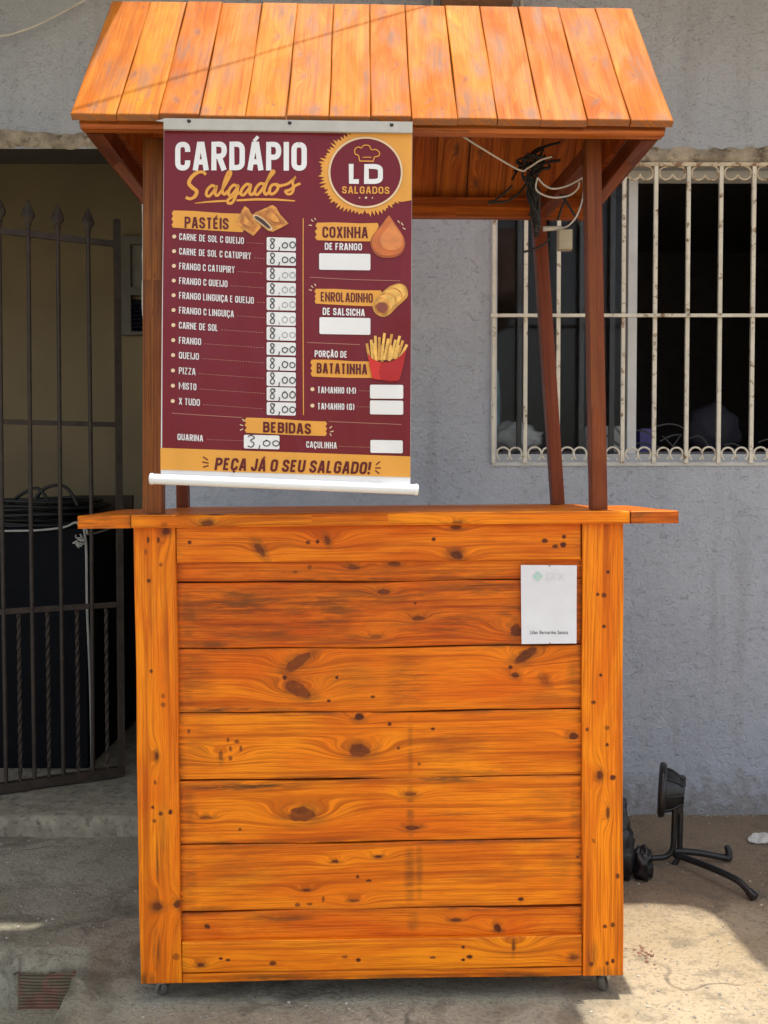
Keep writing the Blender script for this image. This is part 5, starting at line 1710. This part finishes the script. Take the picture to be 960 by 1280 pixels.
# ------------------------------------------------------------------ black stand, bag and litter by the wall
M_BLK = plain('satin_black_paint', (0.012, 0.012, 0.013), .38, var=.3, vscale=30, bump=.2, bscale=90)
SY = 0.80
st0 = gnd(848, 1092)
stand = thing('metal_stand', 'black tubular stand with round cone shaped head on splayed legs', 'stand', (at(848, 1085, SY).x, SY, ground_h(at(848, 1085, SY).x, SY)))
hub = at(847, 1068, SY)
disc_c = at(827, 987, SY)
Rd = .082
Mh = Matrix.Translation(disc_c) @ Matrix.Rotation(math.radians(-15), 4, 'Z') @ Matrix.Rotation(math.pi / 2 + math.radians(3), 4, 'Y')
mb = MB()
mb.lathe([(.002, .010), (.030, .010), (.055, .002), (Rd * .86, -.004), (Rd * .93, -.009), (Rd, -.006), (Rd * 1.01, .004), (Rd * .95, .012), (Rd * .80, .013)], Mh, 40)
head = mb.build('round_head', M_BLK, stand)
mb = MB()
prof = [(Rd * .80, .013), (Rd * .74, .030), (Rd * .60, .048), (Rd * .50, .055), (Rd * .50, .066), (.001, .066)]
mb.lathe(prof, Mh, 40)
for k in range(8):
    g = 2 * math.pi * k / 8
    mb.tube([Mh @ Vector((r * math.cos(g) * 1.03, r * math.sin(g) * 1.03, z)) for r, z in prof[:5]], .0035, 6)
mb.build('cone', M_BLK, head)
mb = MB()
t1, t2 = at(853, 972, SY), at(851, 1010, SY)
mb.bar(at(853, 970, SY), at(848.5, 1016, SY), .024, .016, up=Vector((1, 0, 0)))
mb.lathe([(.0005, 0), (.008, 0), (.008, .006), (.0005, .006)], Matrix.Translation(at(854, 980, SY)) @ Matrix.Rotation(math.pi / 2, 4, 'Y'), 12)
mb.build('bracket', M_BLK, stand)
for dx, yo, pts in ((0, .012, ((850.5, 1005), (850, 1040), (849, 1066), (843, 1080), (830, 1086), (800, 1087))), (1, -.012, ((843.5, 1005), (842.5, 1040), (841, 1060), (835, 1069), (825, 1072), (800, 1073)))):
    mb = MB(); mb.tube(spline([at(x, y, SY + yo) for x, y in pts], 6), .0088, 10); mb.build('upright_tube', M_BLK, stand)
A_ = gnd(943, 1128); A_.z = 0.012 + ground_h(A_.x, A_.y)
B_ = gnd(912, 1080); B_.z = 0.012 + ground_h(B_.x, B_.y)
mb = MB()
d1 = (A_ - hub)
mb.tube(spline([hub + Vector((-.01, 0, .0)), hub + d1 * .35 + Vector((0, 0, .012)), hub + d1 * .75 + Vector((0, 0, .022)), hub + d1 * .90 + Vector((0, 0, .012)), A_], 6), .0102, 10)
lg = mb.build('leg', M_BLK, stand)
mb = MB(); mb.tube([A_ - d1.normalized() * .02 + Vector((0, 0, .008)), A_ + Vector((0.002, 0, -.002))], [.0125, .0138], 12); mb.build('foot_cap', M_RUBBER if False else M_BLK, lg)
mb = MB()
d2 = (B_ - hub)
mb.tube(spline([hub + Vector((-.01, .004, .01)), hub + d2 * .4 + Vector((0, 0, .010)), hub + d2 * .85 + Vector((0, 0, .002)), B_], 6), .0102, 10)
lg = mb.build('leg', M_BLK, stand)
mb = MB(); mb.tube([B_ + Vector((-.004, 0, -.002)), B_ + Vector((-.002, .002, .02)), B_ + Vector((-.008, .004, .038))], [.0125, .011, .0085], 12); mb.build('foot_cap', M_BLK, lg)

mb = MB()
q = gnd(806, 1104); gz = ground_h(q.x, q.y + .03)
blob(mb, (q.x - .002, q.y + .035, gz + .042), (.034, .04, .050), .35, seed=11, freq=2.2)
q2 = gnd(786, 1108)
vs = []
blob(mb, (q2.x - .02, q2.y + .05, gz + .085), (.045, .05, .098), .25, seed=4)
blob(mb, (q2.x - .034, q2.y + .06, gz + .165), (.042, .045, .10), .35, seed=6)
tag(mb.build('rubbish_bag', plain('black_bin_plastic', (0.010, 0.010, 0.012), .35, bump=.6, bscale=22), origin=(q.x, q.y, gz)), 'crumpled black plastic bag on the ground behind the cart', 'bag')

mb = MB()
q = gnd(950, 1058)
vs, fs = [], []
n1, n2 = 12, 7
for lay in (0, 1):
    for i in range(n1 + 1):
        for j in range(n2 + 1):
            s_, t_ = i / n1, j / n2
            wv = math.sin(math.pi * min(1, s_ * 1.4 + .05)) * .5 + .5
            x = q.x - .035 + .10 * s_; y = q.y - .01 + .05 * t_ * wv
            z = ground_h(x, y) + .006 + .03 * s_ * t_ + .006 * mnoise.noise(Vector((x * 60, y * 60, 1))) - lay * .002
            vs.append((x, y, z))
o1 = (n1 + 1) * (n2 + 1)
for i in range(n1):
    for j in range(n2):
        a = i * (n2 + 1) + j
        fs.append((a, a + n2 + 1, a + n2 + 2, a + 1)); fs.append((o1 + a, o1 + a + 1, o1 + a + n2 + 2, o1 + a + n2 + 1))
mb.add(vs, fs)
tag(mb.build('paper_scrap', plain('dirty_white_paper', (0.62, 0.60, 0.55), .8), origin=q), 'dirty white paper scrap on the ground by the wall', 'paper')

# hollow clay brick showing in the sunken corner
def stone(mb, c, r, seed, mat=0):
    blob(mb, c, (r, r * random.uniform(.7, 1.1), r * random.uniform(.45, .8)), .45, n=5, seed=seed, mat=mat, freq=1.6)


mb = MB()
b0, b1 = gnd(22, 1250, -.118), gnd(101, 1250, -.118)
by = PIT_BACK - .032
vs, fs = [], []
nr = 15
x0, x1 = at(22, 1220, by).x, at(100, 1220, by).x
zb_, zt_ = -.150, at(60, 1207, by).z
prof = []
for k in range(nr):
    z = zb_ + (zt_ - zb_) * k / nr; dz = (zt_ - zb_) / nr
    prof += [(by, z + dz * .1), (by, z + dz * .55), (by + .005, z + dz * .65), (by + .005, z + dz * .98)]
nxb = 26
for i in range(nxb + 1):
    x = x0 + (x1 - x0) * i / nxb
    brk = .006 * mnoise.noise(Vector((x * 30, 2, 2)))
    for y, z in prof:
        vs.append((x, y + .005 * mnoise.noise(Vector((x * 18, z * 30, 0))), z))
m_ = len(prof)
for i in range(nxb):
    for j in range(m_ - 1):
        fs.append((i * m_ + j, (i + 1) * m_ + j, (i + 1) * m_ + j + 1, i * m_ + j + 1))
mb.add(vs, fs)
n1 = 30
vs, fs = [], []
for i in range(n1 + 1):
    x = x0 - .012 + (x1 - x0 + .03) * i / n1
    for k, (y, z) in enumerate(((by + .012, zt_ - .03), (by - .002, zt_ - .012), (by - .004, zt_ + .002), (by + .010, zt_ + .010), (by + .028, zt_ + .016), (by + .055, zt_ + .010))):
        d_ = mnoise.noise(Vector((x * 17 + 5, k * .6, 3))) + .6 * mnoise.noise(Vector((x * 70, k * .9, 8)))
        vs.append((x, y + .006 * d_, z + (.013 if k < 3 else .006) * d_))
for i in range(n1):
    for k in range(5):
        fs.append((i * 6 + k, (i + 1) * 6 + k, (i + 1) * 6 + k + 1, i * 6 + k + 1))
mb.add(vs, fs, 1, True)
M_BRICK = plain('dusty_clay_brick', (0.23, 0.115, 0.082), .9, var=.35, vscale=14, bump=.8, bscale=80, col2=(0.17, 0.14, 0.09), lo=.42, hi=.58)
tag(mb.build('clay_brick', [M_BRICK, M_GROUND], origin=(x0, by, zb_)), 'ribbed hollow clay brick exposed in the sunken corner left of the cart', 'brick')

mb = MB()
random.seed(5)
for k in range(560):
    zone = random.random()
    if k >= 420: q = Vector((random.uniform(.55, 1.3), WALL_Y - .004 - abs(random.gauss(0, .012)), 0))
    elif zone < .45: q = gnd(random.uniform(785, 960), random.uniform(1035, 1275))
    elif zone < .8: q = gnd(random.uniform(0, 175), random.uniform(1050, 1180))
    else: q = gnd(random.uniform(100, 760), random.uniform(1250, 1280))
    r = random.choice((.0012, .0016, .002, .0025, .0035)) * random.uniform(.8, 1.3)
    stone(mb, (q.x, q.y, ground_h(q.x, q.y) + r * .3), r, k, random.choice((0, 0, 1)))
tag(mb.build('gravel', [plain('grey_grit', (0.30, 0.28, 0.24), .9, var=.3), plain('pale_grit', (0.5, 0.46, 0.38), .9, var=.2)]), 'loose grit scattered over the worn concrete', 'gravel', kind='stuff')
mb = MB()
for k in range(26):
    q = gnd(797 + random.gauss(6, 9), 1192 + random.gauss(0, 5))
    stone(mb, (q.x, q.y, ground_h(q.x, q.y) + .001), random.uniform(.0015, .0055), k + 900)
tag(mb.build('brick_crumbs', plain('red_crumbs', (0.27, 0.13, 0.085), .9, var=.3)), 'red brick crumbs scattered on sunlit ground right of the cart', 'rubble', kind='stuff')
